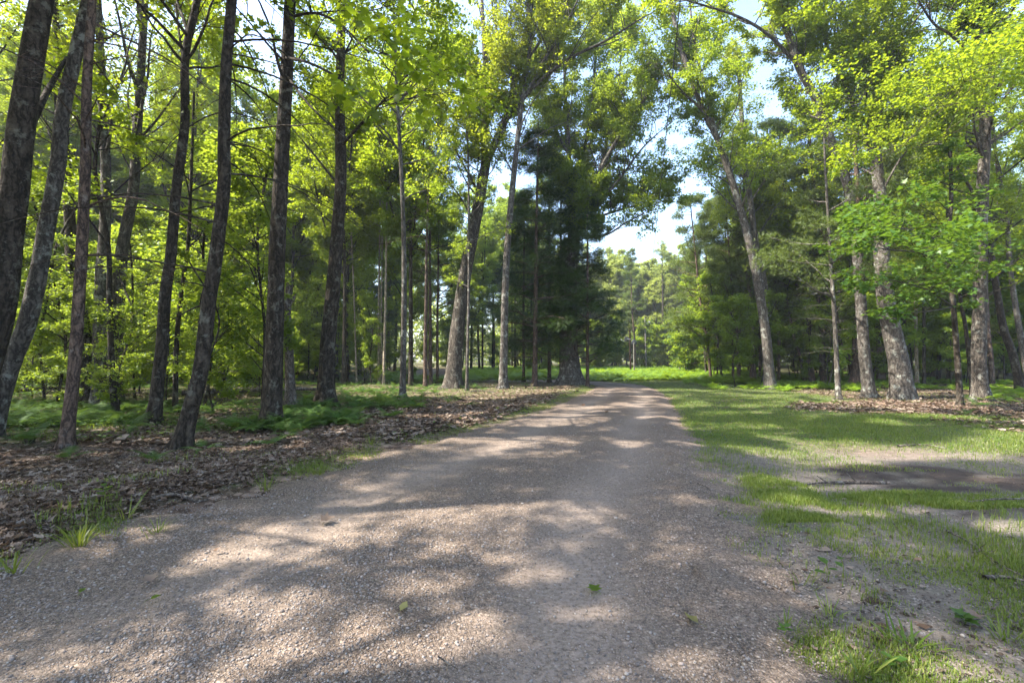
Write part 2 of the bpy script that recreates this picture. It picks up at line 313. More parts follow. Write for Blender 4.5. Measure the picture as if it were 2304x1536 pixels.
def masks(x, y):
    d, s = road_d(x, y); right = s > 0
    n1 = wob(x, y, .8, 3); n2 = wob(x, y, 2.2, 5)
    m = {}
    far = np.clip((y - 7.0) / 2.5, 0, 1)
    sand = np.where(right & (y < 9.5) & (d < 9), np.clip(1.1 - far * .9 + .35 * n1, 0, 1), 0)
    sand = np.maximum(sand, np.where(right, ell(x, y, gpt(2230, 985), (2.2, .7), 1), 0))
    sand = np.maximum(sand, np.where(right, ell(x, y, gpt(1920, 895), (2.6, .6), 4) * .6, 0))
    dark = np.zeros_like(x)
    for c, r in DARK: dark = np.maximum(dark, np.clip(ell(x, y, c, r, 2, 3.2) * (1.0 + .8 * wob(x, y, 6, 1) + .4 * wob(x, y, 14, 4)), 0, 1))
    lit_r = np.where(right, np.maximum(ell(x, y, gpt(2080, 918), (4.6, 2.0), 3, .8), np.clip((d - 6 - n1) / 1.5, 0, 1) * (y < 30) * .6), 0)
    lawn = np.where(right, np.clip(far * 1.25 + .3 * n1 - lit_r * 1.1, 0, 1) * (d < 11) * (y < 33) * np.clip((d + .12 + .16 * n2) / .25, 0, 1), 0)
    clump = np.zeros_like(x)
    for c, r in CLUMP: clump = np.maximum(clump, ell(x, y, c, r, 6, 4) * np.clip(.8 + .7 * wob(x, y, 8, 2), .15, 1))
    sparse = np.where(right & (y < 9) & (d > -.8), np.clip(.42 + .75 * n2 + .2 * np.clip(d, -.8, 1) - .06 * np.clip(d - 2, 0, 9), 0, 1), 0)
    grass = np.clip(np.maximum(np.maximum(lawn * np.clip(.75 + .6 * n2, .25, 1), clump), sparse) * (1 - dark * .93), 0, 1)
    left = ~right
    verge = np.where(left, np.exp(-((d - .2 - .02 * np.clip(y - 4, 0, 10)) / (.26 + .015 * np.clip(y - 4, 0, 12))) ** 2) * np.clip(.35 + .8 * n2 + np.clip((y - 7) / 9, 0, .5), 0, 1), 0)
    litl = np.where(left & (d > .05), np.clip((d - .12 - .02 * np.clip(y - 4, 0, 10) + .16 * n2) / .35, 0, 1) * np.clip(1.1 - np.clip((d - 3.6 - 1.4 * n1) / 2.5, 0, 1) - np.clip((y - 14) / 7, 0, .8), .0, 1), 0)
    green = np.where(left & (d > .3), np.clip(1.0 - litl, 0, 1), np.where(right & (d > 8), 1, 0)) * np.clip(.75 + .5 * n2, 0, 1)
    grass = np.maximum(grass, verge * .8)
    m.update(x=x, y=y, d=d, right=right, sand=sand, dark=dark, litr=lit_r, lawn=lawn, clump=clump, sparse=sparse, grass=grass, verge=verge, litl=litl, green=green)
    return m

def HF(m): return .62 + .9 * wob(m['x'], m['y'], 4.6, 3) + .35 * wob(m['x'], m['y'], 13, 5)
def attr(me, name, v):
    a = me.attributes.new(name, 'FLOAT', 'POINT'); a.data.foreach_set('value', np.asarray(v, np.float32).ravel())
def grid_axis(c0, c1, fine, lo, hi):
    a = list(np.arange(c0, c1, fine)); st = fine; v = c1
    while v < hi: a.append(v); st *= 1.13; v += st
    a.append(hi); st = fine; v = c0
    pre = []
    while v > lo: st *= 1.13; v -= st; pre.append(max(v, lo))
    return np.array(sorted(set(pre + a)))
def attn(n, name):
    a = n.new('ShaderNodeAttribute'); a.attribute_name = name; return a.outputs['Fac']
def mixc(n, l, fac, a, b_):
    m_ = n.new('ShaderNodeMix'); m_.data_type = 'RGBA'
    if isinstance(fac, float): m_.inputs[0].default_value = fac
    else: l.new(fac, m_.inputs[0])
    for i, v in ((6, a), (7, b_)):
        if isinstance(v, tuple): m_.inputs[i].default_value = (*v, 1)
        else: l.new(v, m_.inputs[i])
    return m_.outputs[2]
def noise_(n, l, co, scale, detail=4, rough=.6):
    t = n.new('ShaderNodeTexNoise'); t.inputs['Scale'].default_value = scale; t.inputs['Detail'].default_value = detail; t.inputs['Roughness'].default_value = rough; l.new(co, t.inputs['Vector']); return t.outputs[0]
def thr(n, l, v, lo, hi):
    m_ = n.new('ShaderNodeMapRange'); m_.inputs[1].default_value = lo; m_.inputs[2].default_value = hi; l.new(v, m_.inputs[0]); return m_.outputs[0]
def math_(n, l, op, a, b_):
    m_ = n.new('ShaderNodeMath'); m_.operation = op
    for i, v in ((0, a), (1, b_)):
        if isinstance(v, (float, int)): m_.inputs[i].default_value = v
        else: l.new(v, m_.inputs[i])
    return m_.outputs[0]

def build_ground():
    X, Y = np.meshgrid(grid_axis(-8, 9, .09, -200, 200), grid_axis(1.0, 17, .09, -60, 220))
    x, y = X.ravel(), Y.ravel(); z = gz(x, y); ny, nx = X.shape
    g = Geo(); i = np.arange(ny - 1)[:, None] * nx + np.arange(nx - 1)[None]
    g.add(np.c_[x, y, z], np.stack([i, i + 1, i + nx + 1, i + nx], -1).reshape(-1, 4))
    m, n, l, b = mat('forest_soil')
    co = n.new('ShaderNodeTexCoord').outputs['Object']
    v = n.new('ShaderNodeTexVoronoi'); v.inputs['Scale'].default_value = 13.0; l.new(co, v.inputs['Vector'])
    sep = n.new('ShaderNodeSeparateColor'); l.new(v.outputs['Color'], sep.inputs[0])
    lit = ramp(n, [(0, (.05, .033, .024)), (.4, (.10, .068, .05)), (.8, (.17, .12, .092)), (1, (.26, .19, .15))]); l.new(sep.outputs[0], lit.inputs[0])
    nf = noise_(n, l, co, 60, 5); nm = noise_(n, l, co, 6, 6); nl = noise_(n, l, co, 1.2, 4)
    gr = ramp(n, [(.3, (.022, .045, .01)), (.55, (.05, .09, .018)), (.75, (.085, .13, .03))]); l.new(nm, gr.inputs[0])
    sd = ramp(n, [(.25, (.075, .06, .05)), (.5, (.15, .124, .104)), (.75, (.215, .18, .152))]); l.new(nm, sd.inputs[0])
    v2 = n.new('ShaderNodeTexVoronoi'); v2.inputs['Scale'].default_value = 85.0; l.new(co, v2.inputs['Vector']); s2 = n.new('ShaderNodeSeparateColor'); l.new(v2.outputs['Color'], s2.inputs[0])
    st = ramp(n, [(0, (.065, .055, .047)), (.5, (.14, .116, .10)), (.9, (.21, .175, .15)), (1, (.31, .28, .25))]); l.new(s2.outputs[0], st.inputs[0])
    sd_m = mixc(n, l, thr(n, l, noise_(n, l, co, 9, 5), .38, .6), sd.outputs[0], st.outputs[0])
    sdf = mixc(n, l, math_(n, l, 'MULTIPLY', thr(n, l, nf, .52, .68), .6), sd_m, (.09, .075, .06))
    c = mixc(n, l, math_(n, l, 'MULTIPLY', attn(n, 'green'), thr(n, l, nm, .35, .6)), lit.outputs[0], gr.outputs[0])
    c = mixc(n, l, attn(n, 'sand'), c, sdf)
    c = mixc(n, l, math_(n, l, 'MULTIPLY', attn(n, 'grass'), thr(n, l, nm, .3, .55)), c, gr.outputs[0])
    c = mixc(n, l, attn(n, 'litr'), c, lit.outputs[0])
    c = mixc(n, l, attn(n, 'dark'), c, mixc(n, l, nm, (.018, .014, .012), (.09, .07, .058)))
    l.new(c, b.inputs['Base Color']); b.inputs['Roughness'].default_value = .95; b.inputs['Specular IOR Level'].default_value = .1
    bp = n.new('ShaderNodeBump'); bp.inputs['Strength'].default_value = .6; bp.inputs['Distance'].default_value = .02
    l.new(math_(n, l, 'ADD', nf, math_(n, l, 'MULTIPLY', nm, 2.0)), bp.inputs['Height']); l.new(bp.outputs[0], b.inputs['Normal'])
    o = g.obj('ground', m, None, True); mk = masks(x, y)
    mk['grass'] = np.maximum(np.maximum(mk['lawn'] * .9, mk['verge'] * .6), np.maximum(mk['clump'] * .5, mk['sparse'] * .12))
    for k in ('sand', 'dark', 'litr', 'grass', 'green'): attr(o.data, k, mk[k])
    tag(o, kind='structure')

def road_xy(i_f, u):
    """point on the road: i_f fractional index, u in -1..1"""
    i = np.minimum(i_f.astype(int), len(ROAD) - 2); t = (i_f - i)[:, None]; c = ROAD[i] * (1 - t) + ROAD[i + 1] * t
    N = ROAD_N[i] * (1 - t) + ROAD_N[i + 1] * t
    return c[:, :2] + N * (u * c[:, 2])[:, None]
def rut(u): return -.018 * (np.exp(-((u + .42) / .17) ** 2) + np.exp(-((u - .46) / .17) ** 2))
def road_z(x, y, u): return gz(x, y) * .6 + .048 + rut(u) + .008 * wob(x, y, 3.1, 4) - .30 * np.clip(np.abs(u) - .84, 0, 1)
def build_road():
    s = np.linalg.norm(np.diff(ROAD[:, :2], axis=0), axis=1); cs = np.concatenate([[0], np.cumsum(s)])
    yy = np.concatenate([np.arange(0, 25, .07), np.arange(25, cs[-1], .4)]); fi = np.interp(yy, cs, np.arange(len(cs)))
    us = np.concatenate([[-1.32, -1.18], np.linspace(-1.08, 1.08, 56), [1.18, 1.32]])
    FI, U = np.meshgrid(fi, us, indexing='ij'); f, u = FI.ravel(), U.ravel()
    ue = u * (1 + np.where(np.abs(u) > .8, .05 * np.sin(f * 3.1) * np.sign(u), 0))
    p = road_xy(f, ue); x, y = p[:, 0], p[:, 1]; z = road_z(x, y, u) + .02 * np.where(np.abs(u) > .8, wob(x, y, 4, 2), 0)
    g = Geo(); nu = len(us); i = np.arange(len(fi) - 1)[:, None] * nu + np.arange(nu - 1)[None]
    g.add(np.c_[x, y, z], np.stack([i, i + 1, i + nu + 1, i + nu], -1).reshape(-1, 4))
    m, n, l, b = mat('gravel')
    co = n.new('ShaderNodeTexCoord').outputs['Object']
    nl = noise_(n, l, co, .9, 5); nm = noise_(n, l, co, 7, 5); nf = noise_(n, l, co, 120, 3)
    wp = n.new('ShaderNodeMix'); wp.data_type = 'RGBA'; wp.blend_type = 'LINEAR_LIGHT'; wp.inputs[0].default_value = .012
    tn = n.new('ShaderNodeTexNoise'); tn.inputs['Scale'].default_value = 40; l.new(co, tn.inputs['Vector']); l.new(co, wp.inputs[6]); l.new(tn.outputs['Color'], wp.inputs[7])
    def stones(scale):
        v = n.new('ShaderNodeTexVoronoi'); v.inputs['Scale'].default_value = scale; l.new(wp.outputs[2], v.inputs['Vector'])
        sp = n.new('ShaderNodeSeparateColor'); l.new(v.outputs['Color'], sp.inputs[0])
        r = ramp(n, [(0, (0.082, 0.066, 0.053)), (.25, (0.139, 0.108, 0.088)), (.5, (0.205, 0.156, 0.120)), (.75, (0.270, 0.206, 0.160)), (.92, (0.328, 0.261, 0.207)), (1, (0.427, 0.356, 0.291))]); l.new(sp.outputs[0], r.inputs[0])
        dk = ramp(n, [(.25, (1, 1, 1)), (.75, (0.430, 0.392, 0.353))]); l.new(v.outputs['Distance'], dk.inputs[0])
        mu = n.new('ShaderNodeMix'); mu.data_type = 'RGBA'; mu.blend_type = 'MULTIPLY'; mu.inputs[0].default_value = 1; l.new(r.outputs[0], mu.inputs[6]); l.new(dk.outputs[0], mu.inputs[7])
        return mu.outputs[2], v.outputs['Distance']
    c1, d1 = stones(62); c2, d2 = stones(125)
    big = thr(n, l, noise_(n, l, co, 16, 3), .42, .58)
    stone = mixc(n, l, big, c2, c1)
    fine = ramp(n, [(.3, (0.164, 0.120, 0.088)), (.55, (0.238, 0.174, 0.129)), (.75, (0.295, 0.221, 0.165))]); l.new(nm, fine.inputs[0])
    finec = mixc(n, l, math_(n, l, 'MULTIPLY', nf, .3), fine.outputs[0], (0.144, 0.117, 0.097))
    finec = mixc(n, l, .45, finec, (.30, .255, .222))
    tr = attn(n, 'track')
    fac = math_(n, l, 'ADD', math_(n, l, 'MULTIPLY', tr, .95), math_(n, l, 'MULTIPLY', thr(n, l, nl, .35, .7), .3))
    fac2 = math_(n, l, 'MULTIPLY', fac, thr(n, l, noise_(n, l, co, 30, 4), .25, .62))
    c = mixc(n, l, fac2, stone, finec)
    l.new(c, b.inputs['Base Color']); b.inputs['Roughness'].default_value = .9; b.inputs['Specular IOR Level'].default_value = .2
    bp = n.new('ShaderNodeBump'); bp.inputs['Strength'].default_value = .9; bp.inputs['Distance'].default_value = .012; bp.invert = True
    h = mixc(n, l, big, d2, d1); l.new(math_(n, l, 'MULTIPLY', h, math_(n, l, 'SUBTRACT', 1.15, fac2)), bp.inputs['Height'])
    b2 = n.new('ShaderNodeBump'); b2.inputs['Strength'].default_value = .35; b2.inputs['Distance'].default_value = .03; l.new(nm, b2.inputs['Height']); l.new(bp.outputs[0], b2.inputs['Normal'])
    l.new(b2.outputs[0], b.inputs['Normal'])
    o = g.obj('gravel_road', m, None, True)
    attr(o.data, 'track', np.clip(-rut(u + .06 * np.sin(f * .4)) / .018, 0, 1) * (.7 + .3 * wob(x, y, 1.2, 1)))
    tag(o, kind='structure')
build_ground(); build_road()

def world_pts(n, x0, x1, y0, y1, rng): return rng.uniform(x0, x1, n), rng.uniform(y0, y1, n)
def persp_pts(n, y0, y1, ang0, ang1, rng, pw=1.0):
    """points denser near the camera: uniform in 1/y"""
    q = rng.uniform(0, 1, n) ** pw; y = 1 / ((1 - q) / y1 + q / y0); x = y * rng.uniform(ang0, ang1, n); return x, y

# ------------------------------------------------------------------ tree builder
KIND = {
 # zmin share of height where branches start, n1 per metre of limb, len1, angle, gravity, flat, n2, n3, nl, leaf size
 'maple': dict(mat='maple', bark='bark_dark', tm=L4, n1=2.6, len1=3.6, ang=(.8, 1.35), grav=.02, flat=.75, n2=10, n3=6, nl=11, size=.098, ln2=.50, ln3=.26, upn=1.0),
 'oak': dict(mat='oak', bark='bark_oak', tm=L4, n1=2.4, len1=4.2, ang=(.6, 1.2), grav=.03, flat=.35, n2=11, n3=6, nl=11, size=.10, ln2=.52, ln3=.26, upn=.6),
 'young': dict(mat='young', bark='bark_dark', tm=L6, n1=4.2, len1=1.9, ang=(.9, 1.4), grav=.02, flat=.9, n2=9, n3=4, nl=9, size=.08, ln2=.55, ln3=.30, upn=1.5),
 'pine': dict(mat='pine', bark='bark_pine', tm=TUFT, n1=5.0, len1=3.0, ang=(1.3, 1.65), grav=.02, flat=.7, n2=8, n3=4, nl=5, size=.17, ln2=.38, ln3=.3, upn=.3, con=True),
 'hemlock': dict(mat='hemlock', bark='bark_pine', tm=SPRAY, n1=6.0, len1=2.7, ang=(1.25, 1.65), grav=-.05, flat=.92, n2=11, n3=4, nl=6, size=.17, ln2=.38, ln3=.3, upn=1.2, con=True),
}
def limb_tube(path, r0, r1, sides, rng, flare=0.0, seg=.28, rough=.05):
    P = np.asarray(path, float); L = np.sum(np.linalg.norm(np.diff(P, axis=0), axis=1)); n = max(6, int(L / seg))
    Q = smooth_path(P, n); s = np.linspace(0, 1, n)
    r = r0 + (r1 - r0) * s
    if flare: r = r * (1 + flare * np.exp(-s * L / (.9 * r0 + .12)))
    V, Fq = tubes(Q[None], r[None], sides)
    V3 = V.reshape(n, sides, 3); c = Q[:, None, :]
    a = np.arange(sides) * 2 * math.pi / sides
    lob = 1 + rough * np.sin(3 * a[None] + 2.1 * s[:, None] * L * .3 + rng.uniform(0, 6)) + rough * .7 * rng.normal(0, 1, (n, sides)) * .5
    if flare: lob = lob + flare * .35 * np.exp(-s * L / (.7 * r0 + .1))[:, None] * np.sin(5 * a + rng.uniform(0, 6))[None]
    V3 = c + (V3 - c) * lob[:, :, None]
    return V3.reshape(-1, 3), Fq, Q, r
def make_tree(name, label, cat, group, limbs, kind, seed, zmin=.3, dens=1.0, lenk=1.0, leafk=1.0, dead=None, flare=.85, sides=16, do_carve=True, leaves_on=True, bark=None, leafmat=None, tmpl=None, base=None, **over):
    """limbs: list of (points(n,3) world, r0, r1); the first is the trunk"""
    rng = np.random.default_rng(seed); k = dict(KIND[kind]); k.update(over)
    base = np.array(limbs[0][0][0] if base is None else base, float)
    ztop = max(np.asarray(p)[:, 2].max() for p, a, b in limbs); zb = base[2]
    wood = Geo(); S = []; D = []; Ln = []; Rr = []
    for li, (pts, r0, r1) in enumerate(limbs):
        V, Fq, Q, r = limb_tube(pts, r0, r1, sides if r0 > .04 else 8, rng, flare if li == 0 else 0.0)
        wood.add(V - base, Fq)
        seg = np.linalg.norm(np.diff(Q, axis=0), axis=1); L = seg.sum()
        n = rng.poisson(k['n1'] * dens * L * (1 if li == 0 else 1.15)); 
        if n == 0: continue
        t = np.sort(rng.random(n)); p, T = along(Q[None], np.zeros(n, int), t)
        h = (p[:, 2] - zb) / (ztop - zb); ok = h > zmin + rng.normal(0, .04, n); p, T, h, t = p[ok], T[ok], h[ok], t[ok]; n = len(p)
        if n == 0: continue
        hh = np.clip((h - zmin) / (1 - zmin), 0, 1)
        if k.get('con'): ln = k['len1'] * lenk * ((1 - hh) ** .75 * .9 + .12) * rng.uniform(.65, 1.1, n)
        else: ln = k['len1'] * lenk * (1 - .62 * hh ** 1.6) * rng.uniform(.5, 1.1, n) * np.clip(.45 + t, .45, 1)
        az = rng.uniform(0, 2 * math.pi, n); an = rng.uniform(*k['ang'], n)
        hor = np.c_[np.cos(az), np.sin(az), np.zeros(n)]
        d = np.array([0, 0, 1.]) * np.cos(an)[:, None] + hor * np.sin(an)[:, None] + T * (.25 if li == 0 else .55)
        S.append(p); D.append(d); Ln.append(ln); Rr.append(np.minimum(np.interp(t, np.linspace(0, 1, len(r)), r) * .55, .012 * ln + .006))
        if li > 0:
            S.append(Q[-2:-1]); D.append((Q[-1] - Q[-2])[None]); Ln.append(np.array([k['len1'] * lenk * .6])); Rr.append(np.array([r1 * .9]))
    if S:
        S = np.concatenate(S); D = np.concatenate(D); Ln = np.concatenate(Ln); Rr = np.concatenate(Rr)
        B1 = grow(S, D, Ln, 9, .10, k['grav'], rng); tp = np.linspace(1, .18, 9)
        V, Fq = tubes(B1, Rr[:, None] * tp, 6); wood.add(V - base, Fq)
    if dead:
        z0, z1, n, ln, droop = dead; Q = smooth_path(limbs[0][0], 60); p = Q[rng.choice(np.where((Q[:, 2] > z0) & (Q[:, 2] < z1))[0], n)]
        az = rng.uniform(0, 2 * math.pi, n); d = np.c_[np.cos(az), np.sin(az), rng.normal(.25, .15, n)]; L = ln * rng.uniform(.5, 1.1, n)
        DB = grow(p, d, L, 10, .06, droop, rng); V, Fq = tubes(DB, (.006 + .0045 * L)[:, None] * np.linspace(1, .15, 10), 5); wood.add(V - base, Fq)
        i = np.repeat(np.arange(n), 7); t = rng.uniform(.25, 1, len(i)); p, T = along(DB, i, t); d = side_dirs(T, rng.uniform(.5, 1.1, len(i)), rng, .5)
        D2 = grow(p, d, rng.uniform(.25, .9, len(i)), 4, .15, droop * .7, rng); V, Fq = tubes(D2, np.full(len(i), .004)[:, None] * np.linspace(1, .3, 4), 3); wood.add(V - base, Fq)
    leaf = Geo()
    if len(S) and leaves_on:
        n2 = k['n2']; i = np.repeat(np.arange(len(S)), n2); t = rng.uniform(.22, 1.0, len(i)) ** .8
        p, T = along(B1, i, t); d = side_dirs(T, rng.uniform(.5, 1.05, len(i)), rng, k['flat']); L2 = Ln[i] * k['ln2'] * (1.15 - .6 * t) * rng.uniform(.6, 1.2, len(i))
        B2 = grow(p, d, L2, 5, .14, k['grav'], rng); V, Fq = tubes(B2, np.maximum(.0045 * L2 + .003, .004)[:, None] * np.linspace(1, .35, 5), 3); wood.add(V - base, Fq)
        n3 = k['n3']; i3 = np.repeat(np.arange(len(L2)), n3); t3 = rng.uniform(.25, 1.0, len(i3)); p, T = along(B2, i3, t3)
        d = side_dirs(T, rng.uniform(.4, 1.0, len(i3)), rng, k['flat']); L3 = np.maximum(Ln[i][i3] * k['ln3'] * .7, .22) * rng.uniform(.6, 1.2, len(i3)) * (1.1 - .4 * t3)
        B3 = grow(p, d, L3, 3, .16, k['grav'], rng)
        nl = max(1, int(round(k['nl'] * leafk))); i4 = np.repeat(np.arange(len(L3)), nl); t4 = rng.uniform(.1, 1.05, len(i4)); t4 = np.minimum(t4, 1.0)
        p, T = along(B3, i4, t4); N = len(p); sz = k['size'] * rng.uniform(.7, 1.25, N)
        p = p + rng.normal(0, k['size'] * .8, (N, 3)) * np.array([1, 1, .6])
        if k.get('con'): d = T + rng.normal(0, .25, (N, 3))
        else: d = side_dirs(T, rng.uniform(.2, 1.3, N), rng, .6); d[:, 2] -= .25
        nr = rng.normal(0, 1, (N, 3)); nr[:, 2] = np.abs(nr[:, 2]) * .6 + k['upn']
        if do_carve:
            kp = carve(p); p, d, nr, sz = p[kp], d[kp], nr[kp], sz[kp]
        V, Fc = leaves(p - base, d, nr, sz, tmpl or k['tm']); leaf.add(V, Fc)
    e = empty(name, base, label, cat, group)
    wood.obj('trunk', M[bark or k['bark']], e, True)
    if leaf.n: leaf.obj('crown', M[leafmat or k['mat']], e)
    return e

def hero_limbs(tr, w0, w1, H, forks=(), D=None, base_y=None, lean=0.0, ext=True):
    """trunk traced in photo pixels from the base up; widths in photo pixels; forks [(pts, w0, w1, depth shift at its end)]"""
    by = base_y or tr[0][1]
    if D is None: D = gpt(tr[0][0], by)[1]
    P = [pix(px, py, D + lean * i / max(1, len(tr) - 1)) for i, (px, py) in enumerate(tr)]
    P[0][2] = float(gz(P[0][0], P[0][1])) - .12
    P = np.array(P); k = D / F
    r0, r1 = w0 * k * .36, w1 * k * .36
    if ext and P[-1, 2] < H:
        d = P[-1] - P[-2]; d = d / np.linalg.norm(d); d[2] = max(d[2], .6)
        a = (H - P[-1, 2]) / d[2]; f = P[-1, 2] / H
        P = np.vstack([P, P[-1] + d * a * .5 + [0, 0, 0], P[-1] + d * a * [.75, .9, 1.0]]); r1 = max(r1 * .3, .03)
    limbs = [(P, r0, r1)]
    for pts, a, b, dd in forks:
        Q = np.array([pix(px, py, D + dd * i / max(1, len(pts) - 1)) for i, (px, py) in enumerate(pts)])
        limbs.append((Q, a * k * .38, b * k * .38))
    return limbs

# ------------------------------------------------------------------ traced trees
GL, GR, GM = 'trees along the left of the road', 'trees along the right of the road', 'trees left of the bend'
def T(label, group, tr, w, H, kind, seed, forks=(), name='broadleaf_tree', cat='tree', D=None, base_y=None, lean=0.0, ext=True, **kw):
    return make_tree(name, label, cat, group, hero_limbs(tr, w[0], w[1], H, forks, D, base_y, lean, ext), kind, seed, **kw)
# left side
T('thick leaning mossy trunk cut by the left photo edge', GL, [(-95, 1040), (-40, 830), (0, 680), (13, 560), (30, 455), (50, 280), (70, 150), (95, 0)], (84, 46), 19, 'maple', 1,
  [([(60, 300), (110, 200), (150, 130)], 22, 10, 1)], D=7.4, zmin=.42)
T('slender banded trunk curving right, second from the left edge', GL, [(-30, 985), (5, 880), (26, 813), (58, 735), (85, 618), (107, 495), (130, 370), (140, 260), (172, 117), (200, 0)], (50, 32), 18, 'maple', 2, D=8.3, zmin=.45, bark='bark_grey')
T('thin dark pine trunk with bare drooping branches, just right of the banded trunk', GL, [(146, 1010), (166, 846), (176, 703), (185, 533), (192, 365), (195, 195), (206, 20)], (34, 13), 15, 'pine', 3, name='pine_tree', dead=(2.6, 10, 24, 3.0, -.08), zmin=.62)
T('stout trunk in the dim wood left of the pale double trunk', GL, [(196, 925), (192, 760), (165, 620), (158, 520), (150, 400)], (38, 26), 19, 'maple', 4, D=14.5, zmin=.4)
T('pale lichen trunk standing close to a darker twin deep in the left wood', GL, [(222, 920), (228, 650), (236, 520), (238, 400), (232, 250)], (38, 24), 20, 'oak', 5, D=14.0, bark='bark_grey', zmin=.42)
T('dark wide trunk behind the wavy thin stem in the left wood', GL, [(256, 915), (260, 780), (267, 650), (277, 553), (300, 430), (308, 300)], (40, 24), 20, 'oak', 6, D=14.8, zmin=.42)
T('thin wavy black stem in front of the wide dark trunk', GL, [(262, 935), (252, 846), (247, 690), (244, 553), (225, 450), (214, 378), (222, 300)], (18, 9), 9, 'maple', 7, D=11.6, zmin=.45, dens=.7)
T('slim upright grey trunk between the wavy stem and the leaning pine', GL, [(344, 958), (364, 781), (371, 664), (384, 573), (397, 423), (416, 280), (417, 130), (440, 20)], (36, 17), 17, 'maple', 8, [([(417, 160), (405, 90), (395, 10)], 9, 5, .5)], zmin=.48)
T('narrow crooked sapling stem beside the slim grey trunk', GL, [(394, 925), (397, 781), (407, 670), (423, 553), (428, 450), (432, 340)], (15, 8), 9, 'maple', 9, D=12.6, zmin=.5, dens=.7)
T('leaning pine with many bare drooping branches rising from the leaf litter', GL, [(405, 1000), (430, 915), (452, 833), (469, 690), (485, 586), (504, 423), (504, 325), (508, 163), (521, 0)], (46, 19), 17, 'pine', 10, name='pine_tree', dead=(2.4, 11, 34, 3.4, -.085), zmin=.66, bark='bark_dark')
T('broad straight trunk at the front of the left wood with mossy foot', GL, [(610, 955), (614, 900), (620, 716), (624, 553), (633, 365), (643, 195), (653, 0)], (56, 38), 20, 'maple', 11,
  [([(640, 130), (690, 140), (760, 175), (830, 235)], 9, 3, -3.2), ([(648, 40), (710, 30), (770, 60), (830, 120)], 9, 3, -3.6), ([(645, 170), (690, 230), (740, 280), (790, 320)], 8, 3, -2.6), ([(655, -60), (740, -80), (820, -30)], 9, 3, -3)],
  zmin=.40, tmpl=MAPLE, size=.125, dens=.62, lenk=.95, leafmat='maple', n2=8, n3=4, leafk=.36, flat=.95, upn=1.8)
T('broken snag trunk with a jagged top behind the broad straight trunk', GL, [(656, 912), (652, 830), (650, 781), (646, 700), (652, 638)], (30, 21), 4, 'maple', 12, D=14.4, ext=False, leaves_on=False, n1=0.15, bark='dead_wood', name='tree_snag', cat='dead tree', forks=[([(648, 690), (660, 672), (664, 660)], 13, 9, 0)])
T('tall double furrowed trunk leaning right above the fern slope', GL, [(732, 912), (737, 781), (750, 651), (760, 520), (767, 390), (764, 228), (770, 0)], (50, 27), 20, 'maple', 13,
  [([(766, 330), (840, 250), (900, 190)], 9, 4, -3), ([(764, 420), (700, 340), (650, 280)], 8, 4, 1)], zmin=.40)
T('straight slim grey trunk beside the sunlit fern glade', GL, [(905, 893), (909, 716), (909, 553), (903, 390), (894, 228), (887, 50)], (19, 11), 19, 'maple', 14, zmin=.42, bark='bark_grey', leafmat='young')
# pale sunlit trunks
for i, (x0, y0, x1, y1, ww) in enumerate([(852, 858, 852, 690, 8), (858, 852, 858, 690, 6), (863, 874, 867, 690, 9)]):
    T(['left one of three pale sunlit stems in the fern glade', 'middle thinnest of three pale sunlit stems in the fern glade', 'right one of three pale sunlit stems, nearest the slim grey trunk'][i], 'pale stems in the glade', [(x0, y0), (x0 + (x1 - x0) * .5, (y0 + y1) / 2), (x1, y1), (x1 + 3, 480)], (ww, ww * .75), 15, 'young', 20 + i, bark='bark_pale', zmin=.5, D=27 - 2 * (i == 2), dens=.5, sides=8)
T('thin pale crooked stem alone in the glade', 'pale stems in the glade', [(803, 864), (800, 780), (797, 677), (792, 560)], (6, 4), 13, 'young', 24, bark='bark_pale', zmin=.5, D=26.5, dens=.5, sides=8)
# middle, left of the bend
T('big oak with furrowed bark dividing into spreading limbs left of the bend', GM, [(1018, 873), (1022, 830), (1029, 749), (1046, 618), (1075, 469), (1094, 365)], (48, 31), 13, 'oak', 30,
  [([(1092, 372), (1091, 260), (1091, 130), (1085, 20), (1080, -120)], 24, 6, 1.0), ([(1096, 360), (1140, 260), (1163, 163), (1182, 78), (1195, -20), (1205, -140)], 25, 6, -.5),
   ([(1130, 285), (1156, 247), (1215, 182), (1286, 130), (1365, 91), (1430, 50)], 15, 4, -3), ([(1100, 190), (1140, 120), (1150, 20)], 11, 4, 1.5), ([(1091, 230), (1040, 150), (1000, 60)], 11, 4, 0), ([(1160, 170), (1240, 60), (1290, -20)], 10, 4, -1.5), ([(1080, 440), (1020, 330), (970, 260)], 8, 3, -1)],
  ext=False, zmin=.42, lenk=.8, dens=1.2, size=.115)
T('slim pale grey lichen trunk forking high above the bend', GM, [(1131, 876), (1134, 760), (1137, 651), (1143, 540), (1156, 391), (1173, 241), (1189, 143), (1195, 39), (1200, -100)], (26, 9), 15, 'oak', 31,
  [([(1168, 260), (1150, 163), (1117, 65), (1100, -40)], 10, 4, 0), ([(1176, 225), (1221, 143), (1265, 70), (1310, -20)], 10, 4, -1.5)], ext=False, zmin=.45, bark='bark_grey', dens=.9)
T('very thin straight stem in front of the big oak', GM, [(1050, 872), (1055, 651), (1055, 488), (1052, 325), (1039, 215), (1020, 120)], (10, 5), 12, 'young', 32, zmin=.35, dens=.5, D=21.5, bark='bark_grey', sides=8)
T('dark brown pine trunk right of the slim grey trunk in the glade', GM, [(957, 872), (957, 780), (959, 650), (960, 553), (965, 400)], (13, 8), 14, 'hemlock', 33, name='pine_tree', zmin=.5, dens=.6)
T('brown pine trunk with dead twigs beside the dark glade pine', GM, [(969, 869), (968, 700), (967, 560), (970, 420)], (12, 8), 15, 'pine', 34, name='pine_tree', zmin=.5, dens=.6, D=25.5, dead=(2, 7, 18, 1.2, -.03))
